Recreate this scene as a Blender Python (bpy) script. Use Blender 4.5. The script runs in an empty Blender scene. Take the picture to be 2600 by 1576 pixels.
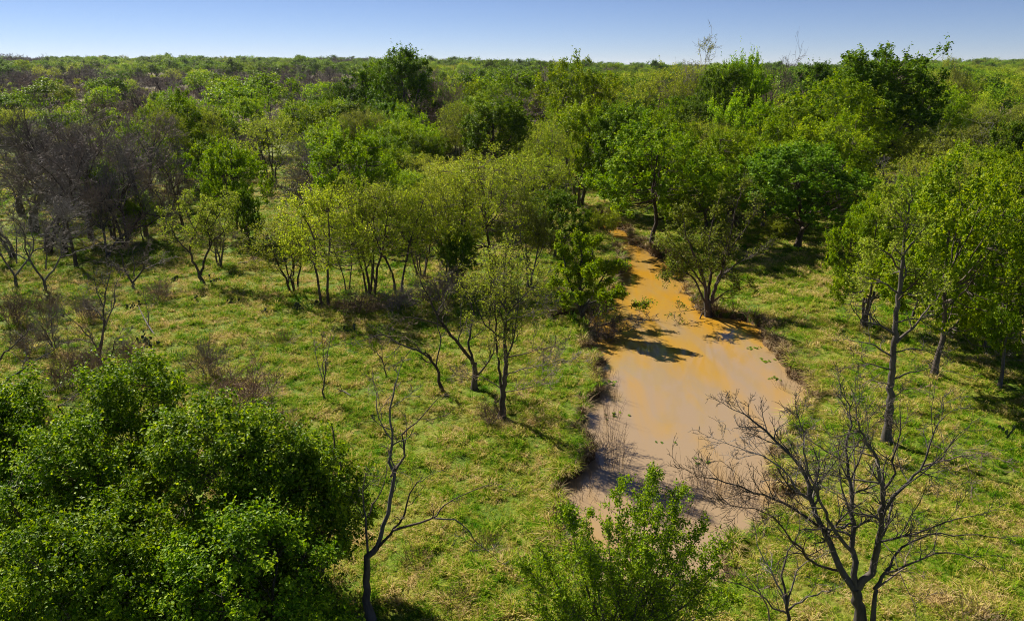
import bpy, math
import numpy as np
from mathutils import Vector

# ------------------------------------------------------------------ camera, light, exposure
SC = bpy.context.scene
COL = SC.collection
H = 14.0                       # height of the camera over the pasture, metres
F, CX, CY = 1826.0, 1232.0, 747.0
PITCH = math.atan((747 - 157) / F)
CP, SP = math.cos(PITCH), math.sin(PITCH)

cam_d = bpy.data.cameras.new('camera')
cam_d.sensor_width = 36.0
cam_d.lens = 36.0 * F / 2464.0
cam_d.clip_start = 0.5
cam_d.clip_end = 20000
cam = bpy.data.objects.new('camera', cam_d)
COL.objects.link(cam)
cam.location = (0, 0, H)
cam.rotation_euler = (math.pi / 2 - PITCH, 0, 0)
SC.camera = cam

SUN_EL = math.radians(40)
SUN_AZ = math.radians(-44)     # measured from +Y (view direction), negative = left
w = bpy.data.worlds.new('World')
SC.world = w
w.use_nodes = True
wn = w.node_tree
bg = wn.nodes['Background']
sky = wn.nodes.new('ShaderNodeTexSky')
sky.sky_type = 'NISHITA'
sky.sun_disc = False
sky.sun_elevation = SUN_EL
sky.sun_rotation = SUN_AZ
sky.altitude = 5000
sky.air_density = 1.0
sky.dust_density = 0.1
sky.ozone_density = 6.0
tint = wn.nodes.new('ShaderNodeMix')           # the photograph's warm white balance
tint.data_type = 'RGBA'
tint.blend_type = 'MULTIPLY'
tint.inputs['Factor'].default_value = 1.0
tint.inputs['B'].default_value = (1.12, 0.93, 0.92, 1)
wn.links.new(sky.outputs[0], tint.inputs['A'])
wn.links.new(tint.outputs['Result'], bg.inputs[0])
bg.inputs[1].default_value = 0.05

sun_d = bpy.data.lights.new('sun', 'SUN')
sun_d.energy = 5.0
sun_d.angle = math.radians(0.53)
sun_d.color = (1.0, 0.93, 0.80)
sun = bpy.data.objects.new('sun', sun_d)
COL.objects.link(sun)
sv = Vector((math.sin(SUN_AZ) * math.cos(SUN_EL), math.cos(SUN_AZ) * math.cos(SUN_EL), math.sin(SUN_EL)))
sun.rotation_euler = sv.to_track_quat('Z', 'Y').to_euler()
sun.location = sv * 60

SC.view_settings.view_transform = 'Standard'
SC.view_settings.look = 'None'
SC.view_settings.gamma = 1
SC.view_settings.use_curve_mapping = False
SC.view_settings.exposure = 1.0
SC.cycles.filter_width = 1.0
SC.cycles.use_denoising = True
SC.cycles.denoising_prefilter = 'NONE'
SC.cycles.max_bounces = 7
SC.cycles.diffuse_bounces = 4
SC.cycles.transmission_bounces = 4
SC.cycles.glossy_bounces = 2

# ------------------------------------------------------------------ helpers: picture -> place
def ray(px, py):
    u, v = (px - CX) / F, -(py - CY) / F
    return np.array([u, CP + v * SP, -SP + v * CP])

def ground_pt(px, py, z=0.0):
    d = ray(px, py)
    t = (z - H) / d[2]
    return np.array([d[0] * t, d[1] * t, z])

def z_at(Y, py):
    v = -(py - CY) / F
    return H + Y * (v * CP - SP) / (CP + v * SP)

def x_at(px, Y, z):
    depth = Y * CP - (z - H) * SP
    return (px - CX) / F * depth

def pt_at(px, py, Y):
    z = z_at(Y, py)
    return np.array([x_at(px, Y, z), Y, z])

# ------------------------------------------------------------------ numpy noise
def vnoise(x, y, seed=0):
    xi, yi = np.floor(x).astype(np.int64), np.floor(y).astype(np.int64)
    fx, fy = x - xi, y - yi
    fx, fy = fx * fx * (3 - 2 * fx), fy * fy * (3 - 2 * fy)
    def h(a, b):
        n = (a * 374761393 + b * 668265263 + seed * 974711) & 0xffffffff
        n = ((n ^ (n >> 13)) * 1274126177) & 0xffffffff
        return ((n ^ (n >> 16)) & 0xffff) / 65535.0
    return (h(xi, yi) * (1 - fx) + h(xi + 1, yi) * fx) * (1 - fy) + (h(xi, yi + 1) * (1 - fx) + h(xi + 1, yi + 1) * fx) * fy

def sstep(a, b, x):
    t = np.clip((x - a) / (b - a), 0, 1)
    return t * t * (3 - 2 * t)

WATER_Z = -0.52
POND_PX = [(1650, 1420), (1560, 1440), (1470, 1420), (1420, 1370), (1360, 1290), (1335, 1222), (1345, 1180), (1385, 1138), (1430, 1100), (1438, 1055),
           (1405, 1035), (1405, 1000), (1440, 965), (1440, 945), (1422, 915), (1442, 890), (1430, 850), (1414, 805), (1408, 788),
           (1300, 790), (1285, 770), (1395, 752), (1440, 738), (1490, 690), (1505, 650), (1485, 604), (1458, 575), (1425, 548),
           (1403, 532), (1408, 519), (1472, 523), (1508, 558), (1530, 586), (1568, 602), (1640, 645), (1648, 690), (1672, 735),
           (1692, 750), (1740, 757), (1790, 775), (1838, 790), (1862, 835), (1876, 860), (1884, 905), (1918, 930), (1935, 975),
           (1900, 1020), (1850, 1060), (1838, 1120), (1870, 1165), (1925, 1205), (1900, 1242), (1800, 1264), (1748, 1292), (1728, 1345), (1695, 1400)]
POND = np.array([ground_pt(a, b, WATER_Z + 0.1)[:2] for a, b in POND_PX])

def pond_sdf(x, y):
    """distance to the shore: positive on land, negative over water"""
    shp = np.shape(x)
    x, y = np.ravel(x).astype(float), np.ravel(y).astype(float)
    out = np.full(x.shape, 50.0)
    m = (x > POND[:, 0].min() - 8) & (x < POND[:, 0].max() + 8) & (y > POND[:, 1].min() - 8) & (y < POND[:, 1].max() + 8)
    px, py = x[m], y[m]
    d2 = np.full(px.shape, 1e9)
    inside = np.zeros(px.shape, bool)
    n = len(POND)
    for i in range(n):
        ax, ay = POND[i]
        bx, by = POND[(i + 1) % n]
        ex, ey = bx - ax, by - ay
        t = np.clip(((px - ax) * ex + (py - ay) * ey) / (ex * ex + ey * ey + 1e-9), 0, 1)
        d2 = np.minimum(d2, (px - ax - t * ex) ** 2 + (py - ay - t * ey) ** 2)
        c = (ay > py) != (by > py)
        xx = ax + (py - ay) * ex / (ey if abs(ey) > 1e-9 else 1e-9)
        inside ^= c & (px < xx)
    d = np.sqrt(d2) * np.where(inside, -1, 1)
    d += (vnoise(px * 0.8, py * 0.8, 3) - 0.5) * 1.0 + (vnoise(px * 4, py * 4, 4) - 0.5) * 0.25
    out[m] = d
    return out.reshape(shp)

def land(x, y):
    x, y = np.asarray(x, float), np.asarray(y, float)
    z = (vnoise(x / 9, y / 9, 11) - 0.5) * 0.35 + (vnoise(x / 2.6, y / 2.6, 12) - 0.5) * 0.14
    z = z + (vnoise(x / 0.9, y / 0.9, 13) - 0.5) * 0.10 * sstep(120, 60, y)
    r = np.hypot(x, y)
    ang = x / np.maximum(y, 1.0)
    far = sstep(350, 1500, r)
    z = z + far * (0.5 + 12.5 * sstep(0.25, -0.25, ang) + 7 * sstep(0.36, 0.62, ang) + 3 * (vnoise(x / 260, y / 260, 21) - 0.5))
    z = z - sstep(1700, 4500, r) * 20
    return z

def hgt(x, y):
    z = land(x, y)
    d = pond_sdf(x, y)
    f = sstep(-0.16, 0.12, d)
    z = z - 0.10 * sstep(3.0, 0.2, d)
    return -1.2 + (z + 1.2) * f

def h1(x, y):
    return float(hgt(np.array([x]), np.array([y]))[0])

# ------------------------------------------------------------------ mesh building
def make_mesh(name, V, quads=None, tris=None, mats=(), mat_idx=None, smooth=False, attrs=None):
    me = bpy.data.meshes.new(name)
    V = np.ascontiguousarray(V, np.float32)
    q = np.zeros((0, 4), np.int32) if quads is None or not len(quads) else np.asarray(quads, np.int32)
    t = np.zeros((0, 3), np.int32) if tris is None or not len(tris) else np.asarray(tris, np.int32)
    me.vertices.add(len(V))
    me.vertices.foreach_set('co', V.ravel())
    nl, npoly = q.size + t.size, len(q) + len(t)
    if npoly:
        me.loops.add(nl)
        me.loops.foreach_set('vertex_index', np.concatenate([q.ravel(), t.ravel()]).astype(np.int32))
        me.polygons.add(npoly)
        ls = np.concatenate([np.arange(len(q)) * 4, q.size + np.arange(len(t)) * 3]).astype(np.int32)
        me.polygons.foreach_set('loop_start', ls)
        if mat_idx is not None:
            me.polygons.foreach_set('material_index', np.asarray(mat_idx, np.int32))
        me.polygons.foreach_set('use_smooth', np.full(npoly, smooth))
    for m in mats:
        me.materials.append(m)
    if attrs:
        for k, (typ, arr) in attrs.items():
            a = me.attributes.new(k, typ, 'POINT')
            a.data.foreach_set('vector' if typ == 'FLOAT_VECTOR' else 'value', np.ascontiguousarray(arr).ravel())
    me.update(calc_edges=True)
    return me

class Geo:
    """collects tubes and leaves; verts, quads and a per-vertex random value"""
    def __init__(self):
        self.V, self.Q, self.M, self.A, self.n = [], [], [], [], 0
    def add(self, V, Q, mat=0, var=None):
        V = V.reshape(-1, 3)
        self.V.append(V)
        self.Q.append(np.asarray(Q) + self.n)
        self.M.append(np.full(len(Q), mat))
        self.A.append(np.zeros(len(V)) if var is None else var)
        self.n += len(V)
    def mesh(self, name, mats, smooth=False):
        return make_mesh(name, np.concatenate(self.V), np.concatenate(self.Q), mats=mats, mat_idx=np.concatenate(self.M),
                         smooth=smooth, attrs={'tone': ('FLOAT', np.concatenate(self.A).astype(np.float32))})
    def empty(self):
        return self.n == 0

def norm(v):
    return v / np.maximum(np.linalg.norm(v, axis=-1, keepdims=True), 1e-9)

def add_tubes(geo, P, R, k, mat=0):
    """P (N,n,3) polylines, R (N,n) radii"""
    N, n, _ = P.shape
    if N == 0:
        return
    T = np.empty_like(P)
    T[:, 1:-1] = P[:, 2:] - P[:, :-2]
    T[:, 0] = P[:, 1] - P[:, 0]
    T[:, -1] = P[:, -1] - P[:, -2]
    T = norm(T)
    mean = norm(P[:, -1] - P[:, 0])
    ref = np.where(np.abs(mean[:, 2:3]) < 0.8, np.array([[0, 0, 1.0]]), np.array([[1.0, 0, 0]]))
    U = norm(np.cross(T, ref[:, None, :]))
    W = np.cross(T, U)
    a = np.arange(k) * 2 * np.pi / k
    ring = P[:, :, None, :] + R[:, :, None, None] * (np.cos(a)[None, None, :, None] * U[:, :, None, :] + np.sin(a)[None, None, :, None] * W[:, :, None, :])
    idx = np.arange(N * n * k).reshape(N, n, k)
    nx = np.roll(idx, -1, axis=2)
    Q = np.stack([idx[:, :-1], nx[:, :-1], nx[:, 1:], idx[:, 1:]], -1).reshape(-1, 4)
    geo.add(ring, Q, mat)

def add_leaves(geo, rng, P, size, mat=0, aspect=0.62, up=0.5, jit=0.35, tone_mu=0.5, tone_sd=0.22, bias=None):
    N = len(P)
    if N == 0:
        return
    nrm = norm(rng.normal(size=(N, 3)) + np.array([0, 0, up]) + (0 if bias is None else bias))
    t = norm(np.cross(nrm, rng.normal(size=(N, 3))))
    b = np.cross(nrm, t)
    s = size * np.exp(rng.normal(size=(N, 1)) * jit * 0.6)
    c = P
    V = np.stack([c - t * s * 0.5, c + b * s * 0.5 * aspect + nrm * s * 0.10, c + t * s * 0.5, c - b * s * 0.5 * aspect + nrm * s * 0.10], 1)
    tone = np.clip(rng.normal(tone_mu, tone_sd, N), 0, 1)
    geo.add(V, np.arange(N * 4).reshape(N, 4), mat, np.repeat(tone, 4))

def grow(rng, S, D, L, R, n, wob=0.18, trop=0.05, tip=0.35, lean=(0, 0, 0)):
    N = len(S)
    P = np.empty((N, n + 1, 3))
    P[:, 0] = S
    d = norm(D)
    drift = rng.normal(size=(N, 3)) * wob * 0.4
    step = (L / n)[:, None]
    g = np.array([lean[0], lean[1], lean[2] + trop])
    for i in range(1, n + 1):
        d = norm(d + rng.normal(size=(N, 3)) * wob + drift + g)
        P[:, i] = P[:, i - 1] + d * step
    t = np.linspace(0, 1, n + 1)[None]
    return P, R[:, None] * (1 - (1 - tip) * t)

def spawn(rng, P, R, L, m, t0, t1, ang, ang_j, lr, lr_j, rr, end_short=0.45, out=0.0, centre=None):
    """m children on every polyline: start, direction, length, radius"""
    N, n, _ = P.shape
    t = rng.uniform(t0, t1, (N, m))
    t = np.sort(t, axis=1)
    f = t * (n - 1)
    i = np.minimum(f.astype(int), n - 2)
    a = (f - i)[..., None]
    rows = np.arange(N)[:, None]
    S = P[rows, i] * (1 - a) + P[rows, i + 1] * a
    T = norm(P[rows, i + 1] - P[rows, i])
    rr0 = R[rows, i] * (1 - a[..., 0]) + R[rows, i + 1] * a[..., 0]
    side = norm(np.cross(T, rng.normal(size=(N, m, 3))))
    if out and centre is not None:
        o = S - centre
        o[..., 2] *= 0.3
        side = norm(side + out * norm(o))
        side = norm(side - T * (side * T).sum(-1, keepdims=True))
    th = np.radians(rng.normal(ang, ang_j, (N, m)))[..., None]
    D = T * np.cos(th) + side * np.sin(th)
    Lc = L[:, None] * lr * np.exp(rng.normal(0, lr_j, (N, m))) * (1 - end_short * (t - t0) / max(t1 - t0, 1e-6))
    Rc = np.minimum(rr0 * 0.85, rr0 * rr)
    return S.reshape(-1, 3), D.reshape(-1, 3), Lc.ravel(), Rc.ravel()

def leaf_sites(rng, P, m, spread, t0=0.1):
    N, n, _ = P.shape
    t = rng.uniform(t0, 1.0, (N, m))
    f = t * (n - 1)
    i = np.minimum(f.astype(int), n - 2)
    a = (f - i)[..., None]
    rows = np.arange(N)[:, None]
    S = P[rows, i] * (1 - a) + P[rows, i + 1] * a
    return (S + rng.normal(size=S.shape) * spread).reshape(-1, 3)

# ------------------------------------------------------------------ materials
def mat_new(name):
    m = bpy.data.materials.new(name)
    m.use_nodes = True
    nt = m.node_tree
    nt.nodes.clear()
    return m, nt, nt.nodes, nt.links

def ramp(N, stops):
    r = N.new('ShaderNodeValToRGB')
    e = r.color_ramp.elements
    e[0].position, e[0].color = stops[0][0], (*stops[0][1], 1)
    e[1].position, e[1].color = stops[-1][0], (*stops[-1][1], 1)
    for p, c in stops[1:-1]:
        x = e.new(p)
        x.color = (*c, 1)
    return r

def leaf_mat(name, dark, mid, light, trans=0.38, spec=0.25, vary=0.30, hue=(0.488, 0.510)):
    m, nt, N, L = mat_new(name)
    out = N.new('ShaderNodeOutputMaterial')
    at = N.new('ShaderNodeAttribute'); at.attribute_name = 'tone'
    oi = N.new('ShaderNodeObjectInfo')
    r = ramp(N, [(0.0, dark), (0.5, mid), (1.0, light)])
    L.new(at.outputs['Fac'], r.inputs[0])
    hs = N.new('ShaderNodeHueSaturation')
    mr = N.new('ShaderNodeMapRange'); mr.inputs['To Min'].default_value = 1 - vary; mr.inputs['To Max'].default_value = 1 + vary
    L.new(oi.outputs['Random'], mr.inputs['Value'])
    mh = N.new('ShaderNodeMapRange'); mh.inputs['To Min'].default_value = hue[0]; mh.inputs['To Max'].default_value = hue[1]
    wn_ = N.new('ShaderNodeTexWhiteNoise'); wn_.noise_dimensions = '1D'
    L.new(oi.outputs['Random'], wn_.inputs['W'])
    L.new(wn_.outputs['Value'], mh.inputs['Value'])
    L.new(mh.outputs[0], hs.inputs['Hue'])
    L.new(mr.outputs[0], hs.inputs['Value'])
    L.new(r.outputs[0], hs.inputs['Color'])
    p = N.new('ShaderNodeBsdfPrincipled')
    p.inputs['Roughness'].default_value = 0.45
    p.inputs['Specular IOR Level'].default_value = spec
    L.new(hs.outputs[0], p.inputs['Base Color'])
    tr = N.new('ShaderNodeBsdfTranslucent')
    hs2 = N.new('ShaderNodeHueSaturation'); hs2.inputs['Hue'].default_value = 0.496; hs2.inputs['Value'].default_value = 1.35; hs2.inputs['Saturation'].default_value = 1.05
    L.new(hs.outputs[0], hs2.inputs['Color'])
    L.new(hs2.outputs[0], tr.inputs['Color'])
    mx = N.new('ShaderNodeMixShader'); mx.inputs[0].default_value = trans
    L.new(p.outputs[0], mx.inputs[1]); L.new(tr.outputs[0], mx.inputs[2])
    L.new(mx.outputs[0], out.inputs[0])
    return m

def bark_mat(name, c0, c1, scale=6.0):
    m, nt, N, L = mat_new(name)
    out = N.new('ShaderNodeOutputMaterial')
    tc = N.new('ShaderNodeTexCoord')
    mp = N.new('ShaderNodeMapping'); mp.inputs['Scale'].default_value = (1, 1, 0.25)
    L.new(tc.outputs['Object'], mp.inputs[0])
    nz = N.new('ShaderNodeTexNoise'); nz.inputs['Scale'].default_value = scale; nz.inputs['Detail'].default_value = 6; nz.inputs['Roughness'].default_value = 0.65
    L.new(mp.outputs[0], nz.inputs['Vector'])
    r = ramp(N, [(0.32, c0), (0.68, c1)])
    L.new(nz.outputs['Fac'], r.inputs[0])
    p = N.new('ShaderNodeBsdfPrincipled')
    p.inputs['Roughness'].default_value = 0.85
    p.inputs['Specular IOR Level'].default_value = 0.25
    oi = N.new('ShaderNodeObjectInfo'); hs = N.new('ShaderNodeHueSaturation')
    m1 = N.new('ShaderNodeMapRange'); m1.inputs['To Min'].default_value = 0.7; m1.inputs['To Max'].default_value = 1.45
    w1 = N.new('ShaderNodeTexWhiteNoise'); w1.noise_dimensions = '1D'; L.new(oi.outputs['Random'], w1.inputs['W'])
    m2 = N.new('ShaderNodeMapRange'); m2.inputs['To Min'].default_value = 0.55; m2.inputs['To Max'].default_value = 1.5
    L.new(oi.outputs['Random'], m1.inputs['Value']); L.new(w1.outputs['Value'], m2.inputs['Value'])
    L.new(m1.outputs[0], hs.inputs['Value']); L.new(m2.outputs[0], hs.inputs['Saturation']); L.new(r.outputs[0], hs.inputs['Color'])
    L.new(hs.outputs[0], p.inputs['Base Color'])
    b = N.new('ShaderNodeBump'); b.inputs['Strength'].default_value = 0.6; b.inputs['Distance'].default_value = 0.03
    L.new(nz.outputs['Fac'], b.inputs['Height']); L.new(b.outputs[0], p.inputs['Normal'])
    L.new(p.outputs[0], out.inputs[0])
    return m

M = {}
M['bark'] = bark_mat('bark_dark', (0.038, 0.030, 0.025), (0.115, 0.094, 0.078))
M['bark_grey'] = bark_mat('bark_grey', (0.060, 0.052, 0.046), (0.17, 0.148, 0.130))
M['twig'] = bark_mat('twig_grey_brown', (0.105, 0.082, 0.068), (0.23, 0.185, 0.155))
M['twig_brown'] = bark_mat('twig_brown', (0.110, 0.080, 0.065), (0.22, 0.165, 0.135))
M['light'] = leaf_mat('leaf_spring_yellow_green', (0.145, 0.205, 0.012), (0.30, 0.37, 0.022), (0.48, 0.50, 0.065), 0.38, 0.06)
M['pale'] = leaf_mat('leaf_pale_green', (0.140, 0.195, 0.016), (0.275, 0.335, 0.028), (0.44, 0.46, 0.070), 0.38, 0.06, 0.06, (0.498, 0.508))
M['mid'] = leaf_mat('leaf_green', (0.070, 0.150, 0.006), (0.180, 0.285, 0.010), (0.37, 0.44, 0.024), 0.37, 0.06)
M['dense'] = leaf_mat('leaf_dark_green', (0.044, 0.096, 0.006), (0.105, 0.192, 0.009), (0.25, 0.35, 0.020), 0.33, 0.07)
M['olive'] = leaf_mat('leaf_olive', (0.110, 0.135, 0.013), (0.200, 0.240, 0.022), (0.33, 0.34, 0.060), 0.34, 0.05)
M['sapling'] = leaf_mat('leaf_fresh_green', (0.060, 0.130, 0.005), (0.155, 0.260, 0.009), (0.35, 0.45, 0.024), 0.38, 0.10, 0.08, (0.496, 0.504))
M['bush'] = leaf_mat('leaf_glossy_green', (0.038, 0.092, 0.005), (0.135, 0.230, 0.009), (0.38, 0.47, 0.026), 0.37, 0.10, 0.08, (0.498, 0.508))

# ------------------------------------------------------------------ tags
def tag(o, label=None, cat=None, group=None, kind=None):
    if label: o['label'] = label
    if cat: o['category'] = cat
    if group: o['group'] = group
    if kind: o['kind'] = kind
    return o

def link(name, me, parent=None):
    o = bpy.data.objects.new(name, me)
    COL.objects.link(o)
    if parent is not None:
        o.parent = parent
    return o

def root(name, loc, label, cat, group=None, rz=0.0, scale=(1, 1, 1)):
    o = bpy.data.objects.new(name, None)
    COL.objects.link(o)
    o.location = loc
    o.rotation_euler = (0, 0, rz)
    o.scale = scale
    o.empty_display_size = 0.3
    return tag(o, label, cat, group)

# ------------------------------------------------------------------ ground
def axis(a, b, fine0, fine1, step, growth, end_step=400):
    c = list(np.arange(fine0, fine1 + step * 0.5, step))
    s, x = step, c[-1]
    while x < b:
        s = min(s * growth, end_step); x += s; c.append(x)
    s, x = step, c[0]; lo = []
    while x > a:
        s = min(s * growth, end_step); x -= s; lo.append(x)
    return np.array(lo[::-1] + c)

gx = axis(-6000, 6000, -4.0, 18.0, 0.20, 1.08)
gy = axis(-400, 9000, 14.0, 62.0, 0.24, 1.07)
GX, GY = np.meshgrid(gx, gy)
GZ = hgt(GX, GY)
nxg, nyg = len(gx), len(gy)
idx = np.arange(nxg * nyg).reshape(nyg, nxg)
gq = np.stack([idx[:-1, :-1], idx[:-1, 1:], idx[1:, 1:], idx[1:, :-1]], -1).reshape(-1, 4)
shore = np.clip(pond_sdf(GX, GY), -3, 10)

gm, nt, N, L = mat_new('pasture_soil_and_turf')
out = N.new('ShaderNodeOutputMaterial')
geo_n = N.new('ShaderNodeNewGeometry')
n1 = N.new('ShaderNodeTexNoise'); n1.inputs['Scale'].default_value = 0.45; n1.inputs['Detail'].default_value = 9; n1.inputs['Roughness'].default_value = 0.62
L.new(geo_n.outputs['Position'], n1.inputs['Vector'])
r1 = ramp(N, [(0.30, (0.045, 0.100, 0.007)), (0.5, (0.12, 0.165, 0.012)), (0.66, (0.22, 0.20, 0.040)), (0.8, (0.28, 0.215, 0.10))])
L.new(n1.outputs['Fac'], r1.inputs[0])
n2 = N.new('ShaderNodeTexNoise'); n2.inputs['Scale'].default_value = 0.02; n2.inputs['Detail'].default_value = 5
L.new(geo_n.outputs['Position'], n2.inputs['Vector'])
far_r = ramp(N, [(0.35, (0.10, 0.09, 0.05)), (0.5, (0.17, 0.135, 0.075)), (0.65, (0.14, 0.14, 0.04))])
L.new(n2.outputs['Fac'], far_r.inputs[0])
sx = N.new('ShaderNodeSeparateXYZ'); L.new(geo_n.outputs['Position'], sx.inputs[0])
mrf = N.new('ShaderNodeMapRange'); mrf.inputs['From Min'].default_value = 110; mrf.inputs['From Max'].default_value = 220
L.new(sx.outputs['Y'], mrf.inputs['Value'])
mixf = N.new('ShaderNodeMix'); mixf.data_type = 'RGBA'
L.new(mrf.outputs[0], mixf.inputs['Factor']); L.new(r1.outputs[0], mixf.inputs['A']); L.new(far_r.outputs[0], mixf.inputs['B'])
sh = N.new('ShaderNodeAttribute'); sh.attribute_name = 'shore'
mrs = N.new('ShaderNodeMapRange'); mrs.inputs['From Min'].default_value = 0.22; mrs.inputs['From Max'].default_value = 0.06
L.new(sh.outputs['Fac'], mrs.inputs['Value'])
n3 = N.new('ShaderNodeTexNoise'); n3.inputs['Scale'].default_value = 7; n3.inputs['Detail'].default_value = 6
L.new(geo_n.outputs['Position'], n3.inputs['Vector'])
mudr = ramp(N, [(0.3, (0.045, 0.026, 0.012)), (0.7, (0.13, 0.078, 0.036))])
L.new(n3.outputs['Fac'], mudr.inputs[0])
mixm = N.new('ShaderNodeMix'); mixm.data_type = 'RGBA'
L.new(mrs.outputs[0], mixm.inputs['Factor']); L.new(mixf.outputs['Result'], mixm.inputs['A']); L.new(mudr.outputs[0], mixm.inputs['B'])
p = N.new('ShaderNodeBsdfPrincipled'); p.inputs['Roughness'].default_value = 0.9; p.inputs['Specular IOR Level'].default_value = 0.15
L.new(mixm.outputs['Result'], p.inputs['Base Color'])
b = N.new('ShaderNodeBump'); b.inputs['Strength'].default_value = 0.8; b.inputs['Distance'].default_value = 0.12
L.new(n3.outputs['Fac'], b.inputs['Height']); L.new(b.outputs[0], p.inputs['Normal'])
L.new(p.outputs[0], out.inputs[0])
g_me = make_mesh('ground', np.stack([GX, GY, GZ], -1).reshape(-1, 3), gq, mats=[gm], smooth=True,
                 attrs={'shore': ('FLOAT', shore.ravel().astype(np.float32))})
ground = tag(link('ground', g_me), 'grassy pasture running back under the woods to the horizon', None, None, 'structure')

# ------------------------------------------------------------------ water
wm, nt, N, L = mat_new('muddy_water')
out = N.new('ShaderNodeOutputMaterial')
gn_ = N.new('ShaderNodeNewGeometry')
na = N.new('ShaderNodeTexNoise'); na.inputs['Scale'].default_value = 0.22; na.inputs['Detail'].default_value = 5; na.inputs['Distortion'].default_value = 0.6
mpa = N.new('ShaderNodeMapping'); mpa.inputs['Scale'].default_value = (3.0, 0.8, 1); mpa.inputs['Rotation'].default_value = (0, 0, -0.12)  # long streaks: tree reflections painted into the mud colour
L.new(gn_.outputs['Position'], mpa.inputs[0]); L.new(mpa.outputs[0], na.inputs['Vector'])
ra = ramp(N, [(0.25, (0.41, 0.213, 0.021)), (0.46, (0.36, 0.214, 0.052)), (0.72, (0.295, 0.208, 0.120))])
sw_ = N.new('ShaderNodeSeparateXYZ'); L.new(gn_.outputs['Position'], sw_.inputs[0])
mw = N.new('ShaderNodeMapRange'); mw.inputs['From Min'].default_value = 44; mw.inputs['From Max'].default_value = 26  # paler tan towards the camera: silt tone plus painted-in sky reflection
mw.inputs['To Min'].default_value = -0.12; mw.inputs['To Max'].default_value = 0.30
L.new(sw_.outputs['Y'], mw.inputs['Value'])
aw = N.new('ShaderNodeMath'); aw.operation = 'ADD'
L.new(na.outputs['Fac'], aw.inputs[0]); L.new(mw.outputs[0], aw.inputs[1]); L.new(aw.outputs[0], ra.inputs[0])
p = N.new('ShaderNodeBsdfPrincipled')
p.inputs['Roughness'].default_value = 0.035
p.inputs['IOR'].default_value = 1.45
p.inputs['Specular IOR Level'].default_value = 0.75
L.new(ra.outputs[0], p.inputs['Base Color'])
nb = N.new('ShaderNodeTexNoise'); nb.inputs['Scale'].default_value = 3.2; nb.inputs['Detail'].default_value = 4
mpw = N.new('ShaderNodeMapping'); mpw.inputs['Rotation'].default_value = (0, 0, 0.6); mpw.inputs['Scale'].default_value = (1, 2.2, 1)
L.new(gn_.outputs['Position'], mpw.inputs[0]); L.new(mpw.outputs[0], nb.inputs['Vector'])
b = N.new('ShaderNodeBump'); b.inputs['Strength'].default_value = 0.07; b.inputs['Distance'].default_value = 0.03
L.new(nb.outputs['Fac'], b.inputs['Height']); L.new(b.outputs[0], p.inputs['Normal'])
L.new(p.outputs[0], out.inputs[0])
x0, x1 = POND[:, 0].min() - 1.5, POND[:, 0].max() + 1.5
y0, y1 = POND[:, 1].min() - 1.5, POND[:, 1].max() + 1.5
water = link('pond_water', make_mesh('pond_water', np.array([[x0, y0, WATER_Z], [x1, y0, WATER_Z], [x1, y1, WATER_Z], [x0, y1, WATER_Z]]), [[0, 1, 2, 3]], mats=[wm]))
tag(water, 'muddy orange water of the winding pool', None, None, 'structure')

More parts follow.
